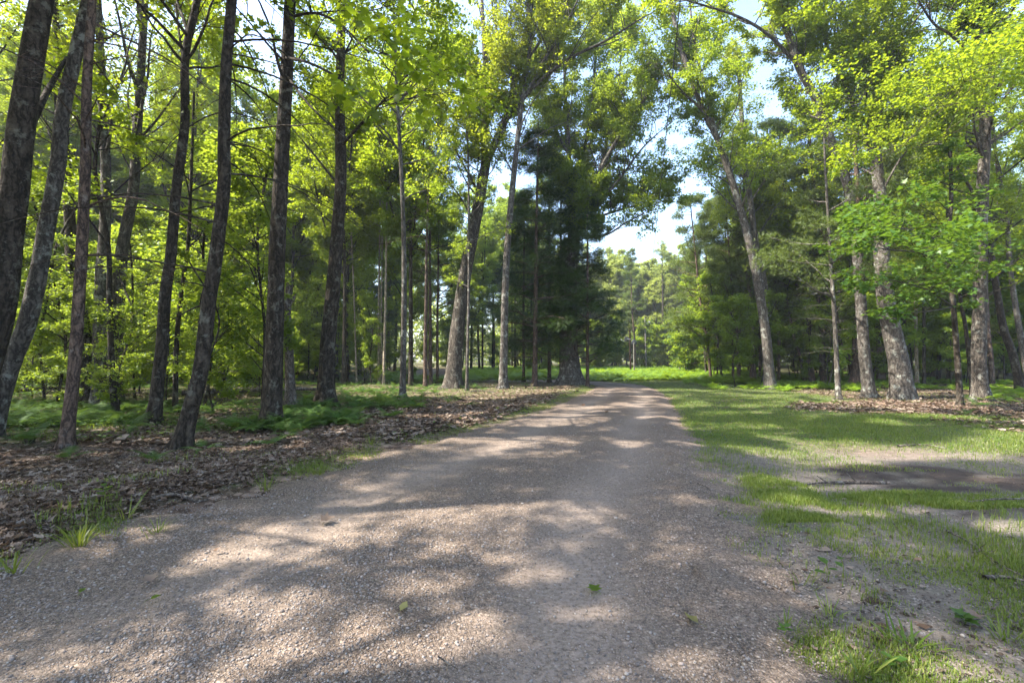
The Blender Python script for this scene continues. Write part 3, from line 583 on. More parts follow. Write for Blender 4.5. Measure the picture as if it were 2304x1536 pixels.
T('short brown pine trunk close to the left flank of the big oak', GM, [(985, 866), (984, 740), (986, 600)], (10, 7), 11, 'pine', 35, name='pine_tree', zmin=.35, dens=.7, D=27)
T('big maple with limbs fanning over the road behind the dark hemlocks', GM, [(1283, 862), (1280, 760), (1282, 640), (1290, 540), (1288, 470)], (58, 34), 13, 'oak', 36,
  [([(1289, 480), (1282, 378), (1275, 280), (1270, 150), (1265, 0)], 18, 5, 1), ([(1290, 540), (1319, 475), (1345, 397), (1390, 312), (1456, 215), (1490, 170)], 20, 4, -1), ([(1312, 490), (1380, 420), (1440, 340), (1480, 300)], 12, 3, 0), ([(1310, 500), (1370, 480), (1440, 460), (1475, 455)], 9, 3, 1), ([(1300, 530), (1360, 530), (1410, 500), (1450, 480)], 8, 3, -1),
   ([(1345, 400), (1370, 300), (1390, 200), (1400, 90)], 10, 3, 1), ([(1288, 470), (1310, 360), (1330, 250), (1340, 130), (1345, 20)], 14, 4, 2), ([(1280, 350), (1230, 250), (1210, 150)], 9, 3, 1)],
  ext=False, D=24.8, zmin=.36, lenk=.78, dens=1.35, bark='bark_grey', size=.115, leafmat='young')
HEM = [((1203, 868), (1206, 586), (1210, 360), 17, 14.2, 1.0, 'dark hemlock with the tallest bare foot trunk beside the road verge', 23.8), ((1262, 858), (1262, 650), (1262, 430), 12, 13.0, .95, 'dense dark hemlock masking the big maple by the bend', 25.4),
       ((1322, 858), (1322, 700), (1322, 560), 11, 9.0, .8, 'shortest dark hemlock leaning over the inner edge of the bend', 23.6), ((1236, 860), (1236, 700), (1236, 400), 12, 14.8, .9, 'hemlock squeezed behind the tallest dark one', 27.0),
       ((1178, 862), (1178, 700), (1180, 470), 9, 11.5, .7, 'thin hemlock with sparse lower twigs near the pale lichen trunk', 26.8), ((1296, 858), (1296, 700), (1298, 480), 12, 11.8, .95, 'full dark hemlock between the densest one and the shortest', 24.6)]
for i, (a, b, c, ww, H, lk, lab, D) in enumerate(HEM):
    T(lab, 'dark hemlocks by the bend', [a, b, c], (ww, ww * .6), H, 'hemlock', 40 + i, name='hemlock_tree', D=D, zmin=.17, lenk=lk, dead=(1.0, 3.2, 16, 1.4, -.05), do_carve=False)
# right side
T('grey trunk leaning left over the road with a high fork', GR, [(1733, 874), (1728, 800), (1718, 716), (1695, 586), (1673, 495), (1646, 404), (1614, 312), (1581, 247), (1546, 150), (1520, 60), (1500, -60)], (30, 10), 17, 'oak', 50,
  [([(1614, 312), (1585, 195), (1559, 72), (1550, -40)], 11, 4, 0), ([(1600, 275), (1572, 241), (1535, 205), (1505, 170)], 8, 3, -1)], ext=False, bark='bark_grey', zmin=.40, leafmat='maple', lenk=.85, dens=1.05)
T('straighter twin trunk right behind the leaning grey trunk', GR, [(1727, 866), (1722, 750), (1721, 651), (1702, 553), (1689, 456), (1676, 365), (1668, 250), (1660, 120)], (22, 11), 18, 'oak', 51, D=25.8, bark='bark_grey', zmin=.35)
T('thin straight pine trunk standing free in the grass edge', GR, [(1887, 896), (1880, 760), (1877, 700), (1868, 573), (1862, 470)], (15, 9), 10, 'pine', 52, name='pine_tree', zmin=.35, dens=.8, bark='bark_grey', dead=(1.5, 5, 22, 1.6, -.03))
T('tall forked trunk with white lichen leaning left beside the great oak', GR, [(1957, 893), (1950, 840), (1943, 781), (1930, 586), (1923, 508), (1907, 417), (1891, 371), (1858, 286), (1832, 215), (1799, 156), (1777, 85), (1747, 0), (1720, -90)], (32, 19), 16, 'maple', 53,
  [([(1790, 140), (1728, 78), (1663, 39), (1591, 15), (1540, 0)], 11, 4, -1.5), ([(1858, 286), (1852, 230), (1840, 180)], 4, 2, 0), ([(1800, 160), (1800, 90), (1820, -20)], 9, 4, 1)], ext=False, bark='bark_grey', zmin=.52, lenk=.9)
T('great oak with the widest trunk on the right, lichen patched and forked', GR, [(2028, 896), (2024, 840), (2014, 781), (1995, 690), (1985, 586), (1982, 469), (1975, 391), (1966, 312)], (58, 27), 13, 'oak', 54,
  [([(1968, 320), (1985, 215), (2008, 111), (2034, 0), (2050, -110)], 21, 12, 0), ([(1974, 380), (1949, 306), (1917, 228), (1891, 163), (1858, 98), (1845, -10)], 17, 7, 1), ([(1967, 315), (1950, 220), (1945, 90)], 7, 4, 1), ([(1985, 215), (2060, 150), (2130, 90)], 9, 4, -1), ([(1980, 440), (2040, 340), (2120, 300)], 7, 3, -1.5)],
  ext=False, bark='bark_grey', zmin=.55, flare=.45, leafmat='maple', lenk=.9)
T('bronze barked trunk glimpsed between the two big forked trunks', GR, [(1925, 868), (1930, 700), (1936, 560), (1932, 480), (1924, 330)], (26, 18), 18, 'pine', 55, name='pine_tree', D=25, zmin=.5)
T('stout trunk with sunlit patches and twin tops near the right edge', GR, [(2207, 902), (2204, 830), (2203, 781), (2206, 651), (2206, 540), (2210, 423), (2216, 326), (2216, 240), (2206, 130), (2203, 0), (2200, -100)], (38, 20), 16, 'maple', 56,
  [([(2216, 250), (2232, 130), (2232, 0), (2240, -100)], 21, 14, 0), ([(2195, 443), (2151, 371), (2112, 306), (2092, 240)], 8, 4, -.6), ([(2200, 135), (2138, 78), (2099, 52), (2060, -10)], 9, 4, -1), ([(2230, 90), (2275, 30), (2310, -40)], 8, 4, 0), ([(2205, 330), (2120, 325), (2000, 330)], 4, 2, -2)], ext=False, bark='bark_oak', zmin=.46)
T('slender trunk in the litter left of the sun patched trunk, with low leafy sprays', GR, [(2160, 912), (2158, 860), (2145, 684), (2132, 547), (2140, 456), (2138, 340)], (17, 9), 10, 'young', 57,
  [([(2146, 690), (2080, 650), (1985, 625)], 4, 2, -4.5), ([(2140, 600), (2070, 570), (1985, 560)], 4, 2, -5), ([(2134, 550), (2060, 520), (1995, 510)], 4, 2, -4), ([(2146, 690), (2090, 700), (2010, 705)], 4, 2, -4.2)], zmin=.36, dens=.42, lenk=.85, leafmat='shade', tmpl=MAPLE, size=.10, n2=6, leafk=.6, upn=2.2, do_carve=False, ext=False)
T('thin bent trunk touching the left flank of the sun patched trunk', GR, [(2189, 894), (2174, 749), (2164, 690), (2150, 600)], (12, 7), 9, 'maple', 58, D=17.5, zmin=.45, dens=.7)
T('leaning trunk right of the sun patched trunk', GR, [(2298, 872), (2280, 800), (2258, 736), (2236, 610), (2229, 566), (2215, 420)], (22, 12), 17, 'maple', 59, D=20, zmin=.35)
T('slim trunk leaning left at the right photo edge', GR, [(2320, 868), (2304, 801), (2275, 618), (2265, 488), (2245, 384), (2230, 250)], (17, 9), 17, 'maple', 60, D=21, zmin=.4, bark='bark_grey')
T('thin dark straight stem right of the great oak', GR, [(2079, 868), (2079, 700), (2079, 430), (2082, 300)], (9, 6), 13, 'young', 61, D=24, zmin=.3, dens=.8)
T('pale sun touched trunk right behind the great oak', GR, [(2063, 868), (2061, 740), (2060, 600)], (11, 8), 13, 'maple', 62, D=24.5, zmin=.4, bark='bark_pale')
PINES = [(1600, 836, 1578, 697, 9, 30, 'slim reddish pine trunk nearest the fern meadow'), (1614, 838, 1610, 697, 5, 31, 'thinnest pine trunk near the fern meadow'), (1650, 842, 1640, 690, 8, 30, 'straight dark pine trunk, left of a close pair'), (1664, 848, 1648, 664, 9, 28.5, 'curving dark pine trunk, right of a close pair'),
         (1694, 848, 1684, 640, 18, 28, 'wide black pine trunk left of the leaning grey trunk'), (1709, 848, 1706, 680, 8, 29, 'narrow pine trunk hugging the wide black one'), (1752, 850, 1749, 690, 9, 28, 'sun dappled pine trunk right of the leaning grey trunk'), (1812, 852, 1782, 740, 9, 27.5, 'strongly leaning thin pine trunk in the right wood'),
         (1828, 852, 1800, 690, 17, 27, 'wide leaning pine trunk in the dark right wood'), (1854, 855, 1842, 700, 16, 26.5, 'upright wide pine trunk in the dark right wood'), (1925, 856, 1890, 760, 16, 26, 'dark trunk slanting left behind the forked lichen trunk'), (1982, 858, 1974, 690, 21, 27, 'broad dark trunk just behind the great oak'),
         (2232, 866, 2222, 740, 15, 23.5, 'dark trunk directly behind the sun patched trunk')]
for i, (x0, y0, x1, y1, ww, D, lab) in enumerate(PINES):
    xm = x1 + (x1 - x0) * .8
    T(lab, 'pine trunks in the right wood', [(x0, y0), ((x0 + x1) / 2 + 2, (y0 + y1) / 2), (x1, y1), (xm, y1 - 170)], (ww, ww * .75), 12.5 if i < 4 else 16, 'pine', 70 + i, name='pine_tree', D=D, zmin=.20 if i in (0, 2, 3) else .28, lenk=1.0, dens=.8, dead=(1.2, 4.5, 18, 1.7, -.02), sides=10)

# ------------------------------------------------------------------ trees out of the frame on the left and behind, which shade the road
OUT = [(-17, -7), (-20, -11), (-11, -13), (-24, -5), (-11.5, 5.2), (-9.5, 0), (-13, -1), (-16, 4.5), (-20, -1), (-23, 7), (-14.5, 10.5), (-28, 4), (-10.5, 3.0), (-8.2, -2.5), (-13.5, 7.0), (-16.5, 1.5), (-12.5, -6.5), (-19.5, 9.0), (-21, 3), (-25, 12), (-8.5, -10), (-15, -3), (-18, 15), (-7.5, .6)]
for i, (x, y) in enumerate(OUT):
    rg = np.random.default_rng(900 + i); z = float(gz(x, y)); H = rg.uniform(16, 20); lx_, ly_ = rg.normal(0, .6, 2)
    make_tree('broadleaf_tree', 'leafy tree on the left outside the picture', 'tree', 'trees outside the picture', [(np.array([[x, y, z - .1], [x + lx_ * .4, y + ly_ * .4, H * .4], [x + lx_, y + ly_, H * .75], [x + lx_ * 1.3, y + ly_, H]]), .2, .03)], 'maple', 900 + i, zmin=.30, lenk=1.2, dens=1.0)
for i, (x, y) in enumerate([(9, -4), (13, 2), (6.5, -10), (17, 7)]):
    rg = np.random.default_rng(930 + i); z = float(gz(x, y)); H = rg.uniform(16, 20)
    make_tree('broadleaf_tree', 'leafy tree on the right outside the picture', 'tree', 'trees outside the picture', [(np.array([[x, y, z - .1], [x + .3, y, H * .4], [x - .4, y, H]]), .2, .03)], 'maple', 930 + i, zmin=.4, dens=.8)

# ------------------------------------------------------------------ forest behind: a few trees of each kind, copied
def proto(name, label, cat, group, kind, seed, x, y, H, r, **kw):
    rg = np.random.default_rng(seed); z = float(gz(x, y)); a, b = rg.normal(0, .5, 2)
    fk = []
    P = np.array([[x, y, z - .15], [x + a * .3, y + b * .3, H * .3], [x + a * .4, y - b * .3, H * .65], [x + a, y + b, H]])
    if kind in ('oak', 'maple'):
        for j in range(3):
            an = rg.uniform(0, 6.28); h0 = H * rg.uniform(.4, .6); q = smooth_path(P, 50); c = q[np.argmin(abs(q[:, 2] - h0))]
            fk.append((np.array([c, c + [math.cos(an) * 1.2, math.sin(an) * 1.2, 2.0], c + [math.cos(an) * 2.2, math.sin(an) * 2.2, H * .32]]), r * .5, .03))
    return make_tree(name, label, cat, group, [(P, r, .03)] + fk, kind, seed, do_carve=False, **kw)
rb = np.random.default_rng(77)
placed = []
TALL = [True]
LANES = [(-6, 21.5, 2.4, 16), (-12, 26, 2.0, 14), (-17, 20, 1.8, 15), (10, 36, 4, 20), (9, 42, 6, 18), (16, 48, 6, 19), (20, 63, 9, 20), (12, 63, 7, 18), (28, 63, 7, 15), (24, 54, 5, 16)]
def free(x, y, gap, lo_d=2.6):
    if TALL[0]:
        h = SUN[:2] / np.hypot(SUN[0], SUN[1])
        for tx, ty, wd, ln in LANES:                                # open lanes through which the sun reaches the glade and the meadow
            q = np.array([x - tx, y - ty]); t = q @ h
            if -2 < t < ln and abs(q[0] * h[1] - q[1] * h[0]) < wd: return False
    d, s = road_d(np.array([x]), np.array([y]))
    if d[0] < lo_d: return False
    if y > 0 and .175 < x / y < .40 and y < 60: return False      # the clearing beyond the bend
    if not TALL[0] and y < 25 and -.47 < x / y < -.11: return False
    for a, b in placed:
        if (a - x) ** 2 + (b - y) ** 2 < gap * gap: return False
    return True
def scatter(protos, n, region, gap, smin, smax, lo_d=2.6, tries=60):
    """protos: list of (root, used flag); region(rng) -> x, y"""
    k = 0
    for _ in range(n * tries):
        if k >= n: break
        x, y = region(rb)
        if not free(x, y, gap, lo_d): continue
        placed.append((x, y)); o = protos[k % len(protos)]; s = rb.uniform(smin, smax); z = float(gz(x, y))
        if k < len(protos): o.location = (x, y, z - .12); o.rotation_euler = (0, 0, rb.uniform(0, 6.28)); o.scale = (s, s, s)
        else: copy_tree(o, (x, y, z - .12), rb.uniform(0, 6.28), s, o['label'])
        k += 1
    return k
def wedge(a0, a1, y0, y1):
    def f(r):
        y = math.sqrt(r.uniform(y0 * y0, y1 * y1)); return y * r.uniform(a0, a1), y
    return f
def set_(n, name, label, cat, group, kind, seed, H, r, **kw):
    return [proto(name, label, cat, group, kind, seed + i, 0, 60 + i, H * (1 + .12 * (i - n / 2) / n), r, base=None, **kw) for i in range(n)]
LF, RF, CF = 'broadleaf trees filling the left wood', 'broadleaf trees filling the right wood', 'trees closing the far end of the clearing'
a = set_(4, 'broadleaf_tree', 'leafy tree deep in the left wood behind the front trunks', 'tree', LF, 'maple', 300, 20, .14, zmin=.27, lenk=1.15, dens=1.0, size=.135, nl=10, sides=8)
scatter(a, 72, wedge(-1.45, -.10, 17.5, 75), 3.0, .8, 1.15)
scatter([copy_tree(o, (0, 0, 0), 0) for o in a], 26, wedge(-1.25, -.22, 24, 42), 2.4, .85, 1.15)
a = set_(3, 'broadleaf_tree', 'leafy tree deep in the right wood behind the front trunks', 'tree', RF, 'maple', 320, 19, .14, zmin=.2, lenk=1.2, dens=1.1, size=.135, nl=10, sides=8)
scatter(a, 66, wedge(.46, 1.4, 25, 75), 3.2, .8, 1.1)
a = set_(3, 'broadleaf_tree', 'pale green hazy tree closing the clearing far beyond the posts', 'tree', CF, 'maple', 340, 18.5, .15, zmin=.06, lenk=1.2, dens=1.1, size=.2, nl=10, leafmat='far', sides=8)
scatter(a, 50, wedge(.0, .55, 62, 95), 3.6, .85, 1.05)
a = set_(3, 'pine_tree', 'tall white pine standing far behind the fern meadow', 'tree', 'pines around the clearing', 'pine', 360, 18, .2, zmin=.16, lenk=1.25, size=.24, sides=8)
scatter(a, 9, wedge(.36, .66, 60, 95), 4.0, .8, .95)
a = set_(3, 'pine_tree', 'white pine with dark boughs in the right wood', 'tree', 'pines in the right wood', 'pine', 370, 14, .16, zmin=.16, lenk=1.15, size=.2, sides=8)
scatter(a, 9, wedge(.42, .95, 32, 60), 2.6, .7, 1.1)
a = set_(2, 'hemlock_tree', 'dark conifer in the shady wood left of the bend', 'tree', 'conifers left of the bend', 'hemlock', 380, 12, .13, zmin=.2, size=.22, dens=.7, sides=8)
scatter(a, 12, wedge(-.36, -.02, 30, 60), 2.2, .75, 1.15, 1.8)
a = set_(2, 'broadleaf_tree', 'bright leafy tree showing between the big oak and the hemlocks', 'tree', 'trees left of the bend behind', 'maple', 390, 19, .14, zmin=.2, lenk=1.0, size=.12, sides=8, leafmat='young')
scatter(a, 7, wedge(-.26, -.02, 31, 50), 2.4, .85, 1.1, 1.8)
for x_, y_, s_ in [(-2.2, 52, 1.15), (.4, 55, 1.2), (2.2, 52, 1.1), (-4.5, 50, 1.1), (-.8, 60, 1.25), (-7, 53, 1.15)]: copy_tree(a[0], (x_, y_, float(gz(x_, y_)) - .1), x_ * 3, s_); placed.append((x_, y_))
TALL[0] = False
a = set_(4, 'sapling', 'leafy young maple in the understory of the left wood', 'sapling', 'saplings in the left wood', 'young', 400, 6.5, .035, zmin=.10, dens=1.1, lenk=1.1, size=.09, sides=6)
scatter(a, 150, wedge(-1.25, -.13, 11.5, 46), 1.3, .5, 1.25, 3.2)
a = set_(3, 'sapling', 'leafy young maple in the understory of the right wood', 'sapling', 'saplings in the right wood', 'young', 420, 5.5, .03, zmin=.10, dens=1.1, lenk=1.1, size=.11, sides=6)
scatter(a, 125, wedge(.42, 1.25, 23, 50), 1.3, .6, 1.4, 4)
a = set_(2, 'sapling', 'yellow green shrub at the sunny edge of the fern meadow', 'shrub', 'shrubs round the fern meadow', 'young', 440, 3.2, .025, zmin=.08, dens=1.6, size=.16, sides=6)
for i, (px, D, s) in enumerate([(1545, 40, 1.0), (1560, 43, 1.3), (1585, 46, 1.0), (1500, 62, 1.0), (1535, 62, 1.2), (1480, 64, .9), (1620, 44, 1.1), (1380, 64, 1.1), (1350, 58, 1.0)]):
    p = pix(px, 820, D); o = a[i] if i < 2 else copy_tree(a[i % 2], (0, 0, 0), i * 1.3)
    o.location = (p[0], p[1], float(gz(p[0], p[1])) - .1); o.scale = (s, s, s)
a = set_(3, 'sapling', 'bushy young tree filling the far understory of the wood', 'sapling', 'far understory of the wood', 'young', 460, 6, .04, zmin=.06, dens=1.1, size=.2, n2=7, nl=8, sides=6)
scatter(a, 110, wedge(-1.3, 1.2, 44, 80), 2.2, .7, 1.4, 4)
rw = np.random.default_rng(555); n = 90000; an = rw.uniform(-1.15, 1.15, n); rr = rw.uniform(92, 150, n); hh = rw.uniform(0, 1, n) ** .8 * (15 + 4 * np.sin(an * 23) + 3 * np.sin(an * 57 + 1)); x, y = rr * np.sin(an), rr * np.cos(an)
ok = wob(x, y, .25, 3) + .6 * np.sin(hh * .9 + an * 40) > -.55; x, y, hh = x[ok], y[ok], hh[ok]; n = len(x); g = Geo()
V, Fc = leaves(np.c_[x, y, hh], rw.normal(0, 1, (n, 3)), rw.normal(0, 1, (n, 3)) + [0, 0, 1], rw.uniform(.5, 1.1, n), L6); g.add(V, Fc)
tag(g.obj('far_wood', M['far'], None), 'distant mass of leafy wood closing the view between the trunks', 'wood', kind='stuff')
# traced far stems
T('pale pink sunlit trunk behind the grey dish post', CF, [(1430, 838), (1428, 770), (1422, 690), (1420, 610)], (7, 5), 15, 'pine', 450, name='pine_tree', D=57, zmin=.4, lenk=.7, sides=8)
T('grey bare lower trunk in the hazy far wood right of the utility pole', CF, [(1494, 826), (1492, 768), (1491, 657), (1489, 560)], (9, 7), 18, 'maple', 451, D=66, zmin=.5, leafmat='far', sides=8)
T('broken bare grey snag at the edge of the fern meadow', CF, [(1530, 830), (1526, 790), (1521, 750)], (5, 3), 4, 'oak', 452, D=50, ext=False, leaves_on=False, n1=1.2, len1=.5, bark='dead_wood', name='tree_snag', cat='dead tree', sides=8)

# ------------------------------------------------------------------ posts, dishes, pole and wire
def post(name, label, cat, px, y0, y1, D, wpx, m, lean=0.0):
    e = empty(name, (0, 0, 0), label, cat); b_ = pix(px, y0, D); t = pix(px + lean, y1, D); zb = float(gz(b_[0], b_[1]))
    e.location = (b_[0], b_[1], zb); r = wpx * D / F / 2; g = Geo()
    P = np.array([[0, 0, -.3], [0, 0, .5], [t[0] - b_[0], 0, t[2] - zb]]); V, Fq, Q, rr = limb_tube(P, r, r * .85, 10, np.random.default_rng(3), 0, .6, .02); g.add(V, Fq)
    n = len(V) // 10; g.add(np.vstack([V[-10:], Q[-1:] + [0, 0, .02]]), [[k, (k + 1) % 10, 10] for k in range(10)])
    g.obj('post', m, e, True); return e, t
def plain(name, c, rough=.5, metal=0.0):
    m, n, l, b = mat(name); b.inputs['Roughness'].default_value = rough; b.inputs['Metallic'].default_value = metal
    t = noise_(n, l, n.new('ShaderNodeTexCoord').outputs['Object'], 9, 5); r = ramp(n, [(.3, tuple(v * .7 for v in c)), (.7, tuple(min(1, v * 1.25) for v in c))]); l.new(t, r.inputs[0]); l.new(r.outputs[0], b.inputs['Base Color']); return m
M['dish'] = plain('dark_dish_paint', (.045, .05, .055), .5); M['steel'] = plain('galvanised_steel', (.28, .29, .30), .45, .6)
M['creosote'] = bark_mat('creosoted_wood', (.012, .007, .005), (.035, .018, .013), (.06, .032, .022), (.05, .04, .03), 16, 1.2, .1); M['weathered'] = bark_mat('weathered_wood', (.08, .075, .07), (.19, .18, .17), (.28, .27, .26), (.3, .3, .28), 16, 1.0, .3)
post('wooden_post', 'tall dark creosoted post rising out of the fern meadow', 'post', 1419, 836, 741, 42, 4.0, M['creosote'], -2)
post('dish_post', 'short weathered grey post carrying the right hand dish', 'post', 1427, 837, 772, 41.5, 3.2, M['weathered'], -1)
def dish(label, px, py, D, rpx, arm_x):
    c = pix(px, py, D); r = rpx * D / F; e = empty('satellite_dish', c, label, 'satellite dish', 'satellite dishes on the posts'); g = Geo(); S = 28
    prof = [(0, 0), (.3, .008), (.6, .03), (.85, .065), (1.0, .095), (1.0, .115), (.85, .085), (.6, .05), (.3, .028), (0, .02)]
    a = np.arange(S) * 2 * math.pi / S
    V = np.array([[rr * r * math.cos(t), (.1 - yy * 1.0) * -r * 1.2 , rr * r * 1.06 * math.sin(t)] for rr, yy in prof for t in a])
    Q = [[k * S + j, k * S + (j + 1) % S, (k + 1) * S + (j + 1) % S, (k + 1) * S + j] for k in range(len(prof) - 1) for j in range(S)]
    g.add(V, Q); g.obj('reflector', M['dish'], e, True)
    h = Geo(); P = np.array([[[0, .05, -r * .9], [arm_x * r * .8, r * .8, -r * .6], [arm_x * r * 1.1, r * 1.5, -.02]]]); V, Fq = tubes(P, np.full((1, 3), .014), 6); h.add(V, Fq)
    P = np.array([[[arm_x * r * 1.05, r * 1.35, -.02], [arm_x * r * 1.15, r * 1.65, 0]]]); V, Fq = tubes(P, np.full((1, 2), .035), 8); h.add(V, Fq); h.obj('feed_arm', M['steel'], e, True)
    k = Geo(); P = np.array([[[0, -.02, 0], [(-arm_x if arm_x < -0.5 else 0) * r * 1.1, -.05, -.02 if arm_x < -.5 else -r * .6]]]); V, Fq = tubes(P, np.full((1, 2), .03), 8); k.add(V, Fq); k.obj('mounting_bracket', M['steel'], e, True)
dish('dark round dish fixed to the left side of the tall dark post', 1410, 763, 41.8, 5.9, -1.6)
dish('dark round dish on top of the short weathered grey post', 1427, 770, 41.6, 6.1, -.3)
e, top = post('utility_pole', 'grey wooden utility pole with a small lamp at the far end of the clearing', 'utility pole', 1454, 828, 714, 60, 3.1, M['weathered'], -3)
el = np.array(e.location); g = Geo(); a_ = pix(1453, 728, 60) - el; b_ = pix(1461, 724, 59.4) - el
V, Fq = tubes(np.array([[a_, (a_ + b_) / 2 + [0, 0, .06], b_]]), np.full((1, 3), .035), 6); g.add(V, Fq); g.obj('lamp_arm', M['steel'], e, True)
g = Geo(); V, Fq = tubes(np.array([[b_ + [-.12, 0, .14], b_ + [.0, 0, .05], b_ + [.05, 0, -.02], b_ + [.12, 0, -.22]]]), np.array([[.03, .07, .10, .03]]), 10); g.add(V, Fq); g.obj('lamp_head', plain('lamp_housing', (.25, .26, .27), .5), e, True)
g = Geo(); V, Fq = tubes(np.array([[top - el + [0, 0, -1.0], pix(1438, 745, 60.5) - el]]), np.full((1, 2), .02), 5); g.add(V, Fq); g.obj('guy_wire', M['steel'], e)
A = pix(1452, 718, 60); B = pix(1537, -60, 10); P = np.array([A + (B - A) * t - [0, 0, .9 * 4 * t * (1 - t) * .5] for t in np.linspace(0, 1.6, 40)])
g = Geo(); V, Fq = tubes(P[None], np.full((1, 40), .014), 5); g.add(V, Fq); tag(g.obj('overhead_wire', plain('wire_cable', (.03, .03, .035)), None), 'thin dark overhead wire running from the far utility pole across the gap of sky', 'wire')

# ------------------------------------------------------------------ ferns
def fern_geo(seed, n=7, L=.6, lo=.35, pin=13):
    r = np.random.default_rng(seed); V = []; Fc = []; k = 0
    for i in range(n):
        az = i * 6.283 / n + r.normal(0, .25); ln = L * r.uniform(.7, 1.15); el0 = r.uniform(.75, 1.2); bend = r.uniform(.9, 1.6)
        s = np.linspace(0, 1, pin + 1); e_ = el0 - bend * s; dx = np.cumsum(np.cos(e_)) * ln / pin; dz = np.cumsum(np.sin(e_)) * ln / pin
        h = np.array([math.cos(az), math.sin(az), 0]); q = np.array([-math.sin(az), math.cos(az), 0]); C = dx[:, None] * h + dz[:, None] * np.array([0, 0, 1])
        for j in range(1, pin):
            if s[j] < .22: continue
            wd = ln * .30 * min(1, (1 - s[j]) * 1.5 + .06) * (1 if s[j] > .3 else .8); T_ = (C[j + 1] - C[j]); 
            for sg in (1, -1):
                tip = C[j] + sg * q * wd + T_ * 1.2 + np.array([0, 0, -.12 * wd]); V += [C[j] - T_ * .42, C[j] + T_ * .42, tip]; Fc.append([k, k + 1, k + 2]); k += 3
        V += [C[0] * .0 + q * .004, -q * .004, C[-1]]; Fc.append([k, k + 1, k + 2]); k += 3
    return np.array(V), np.array(Fc)
FERN = [fern_geo(500 + i, 6 + i % 3) for i in range(4)]
def place_many(geos, xs, ys, sc_, rng, tilt=.12):
    g = Geo(); zs = gz(xs, ys)
    for gi, (TV, TF) in enumerate(geos):
        ix = np.arange(gi, len(xs), len(geos)); a = rng.uniform(0, 6.283, len(ix)); c, s = np.cos(a), np.sin(a); t = rng.normal(0, tilt, (len(ix), 2))
        V = np.empty((len(ix), len(TV), 3)); V[:, :, 0] = c[:, None] * TV[:, 0] - s[:, None] * TV[:, 1] + t[:, :1] * TV[:, 2]; V[:, :, 1] = s[:, None] * TV[:, 0] + c[:, None] * TV[:, 1] + t[:, 1:] * TV[:, 2]; V[:, :, 2] = TV[:, 2]
        V = V * sc_[ix][:, None, None] + np.stack([xs[ix], ys[ix], zs[ix]], 1)[:, None, :]
        g.add(V.reshape(-1, 3), (np.arange(len(ix))[:, None, None] * len(TV) + TF[None]).reshape(-1, 3))
    return g
rf = np.random.default_rng(88)
x, y = rf.uniform(-10, 26, 10500), rf.uniform(26, 62, 10500); d, s = road_d(x, y); q = x / y
ok = (d > .25) & ((q > .13) | ((y > 31) & (q > -.1)) | ((y > 26.5) & (s < 0) & (q > -.3))) & (q < .56 + .05 * wob(x, y, .5)) & ((y > 30) | (q < .2) | (q > .40)) & (wob(x, y, .9, 2) > -.75); x, y = x[ok], y[ok]
tag(place_many(FERN, x, y, rf.uniform(.8, 1.45, len(x)), rf).obj('fern_meadow', M['fern'], None), 'bright green sunlit bracken covering the clearing beyond the bend', 'ferns', kind='stuff')
x, y = persp_pts(5200, 9.5, 40, -1.3, -.08, rf); d, s = road_d(x, y); n_ = wob(x, y, 1.1, 4); ok = (s < 0) & (d > 2.2 + 1.2 * n_) & ((n_ > .15) | (y > 20) & (n_ > -.4)) & (rf.random(len(x)) < .45); x, y = x[ok], y[ok]
tag(place_many(FERN, x, y, rf.uniform(.45, .95, len(x)), rf).obj('woodland_ferns', M['fern_shaded'], None), 'ferns and low herbs carpeting the left wood floor', 'ferns', kind='stuff')
x, y = rf.uniform(8, 30, 3600), rf.uniform(14, 40, 3600); d, s = road_d(x, y); n_ = wob(x, y, .8, 6); q = x / y; ok = (s > 0) & (y > 21 - 5 * (q > 1.0) + 1.5 * n_) & (n_ > -.5) & (d > 3.0) & (q > .38); x, y = x[ok], y[ok]
tag(place_many(FERN, x, y, rf.uniform(.45, .9, len(x)), rf).obj('edge_ferns', M['fern'], None), 'green ferns at the foot of the right wood', 'ferns', kind='stuff')
# single ferns in the litter
proto_f = None
for i, (px, py, s) in enumerate([(610, 1010, .75), (650, 985, .6), (345, 1045, .6), (420, 985, .8), (455, 1015, .6), (300, 975, .9), (250, 965, .9), (520, 955, .8), (560, 930, .9), (690, 925, .8), (60, 1010, .9), (150, 1035, .7), (760, 945, .7), (830, 910, .8), (980, 885, .8), (1090, 880, .75), (1180, 872, .7), (2205, 915, .9), (2170, 935, .6), (480, 940, .9), (380, 955, .8), (890, 930, .5), (1010, 905, .6)]):
    c = gpt(px, py); zz = float(gz(c[0], c[1])); V, Fc = FERN[i % 4]
    if i < 4: g = Geo(); g.add(V, Fc); o = g.obj('fern', M['fern_shaded'], None); fl = globals().setdefault('FL', []); fl.append(o)
    else: o = FL[i % 4].copy(); COL.objects.link(o)
    o.location = (c[0], c[1], zz); o.rotation_euler = (0, 0, i * 2.1); o.scale = (s, s, s)
    tag(o, 'single green fern plant growing through the dead leaves under the trees', 'fern', 'single ferns in the leaf litter')

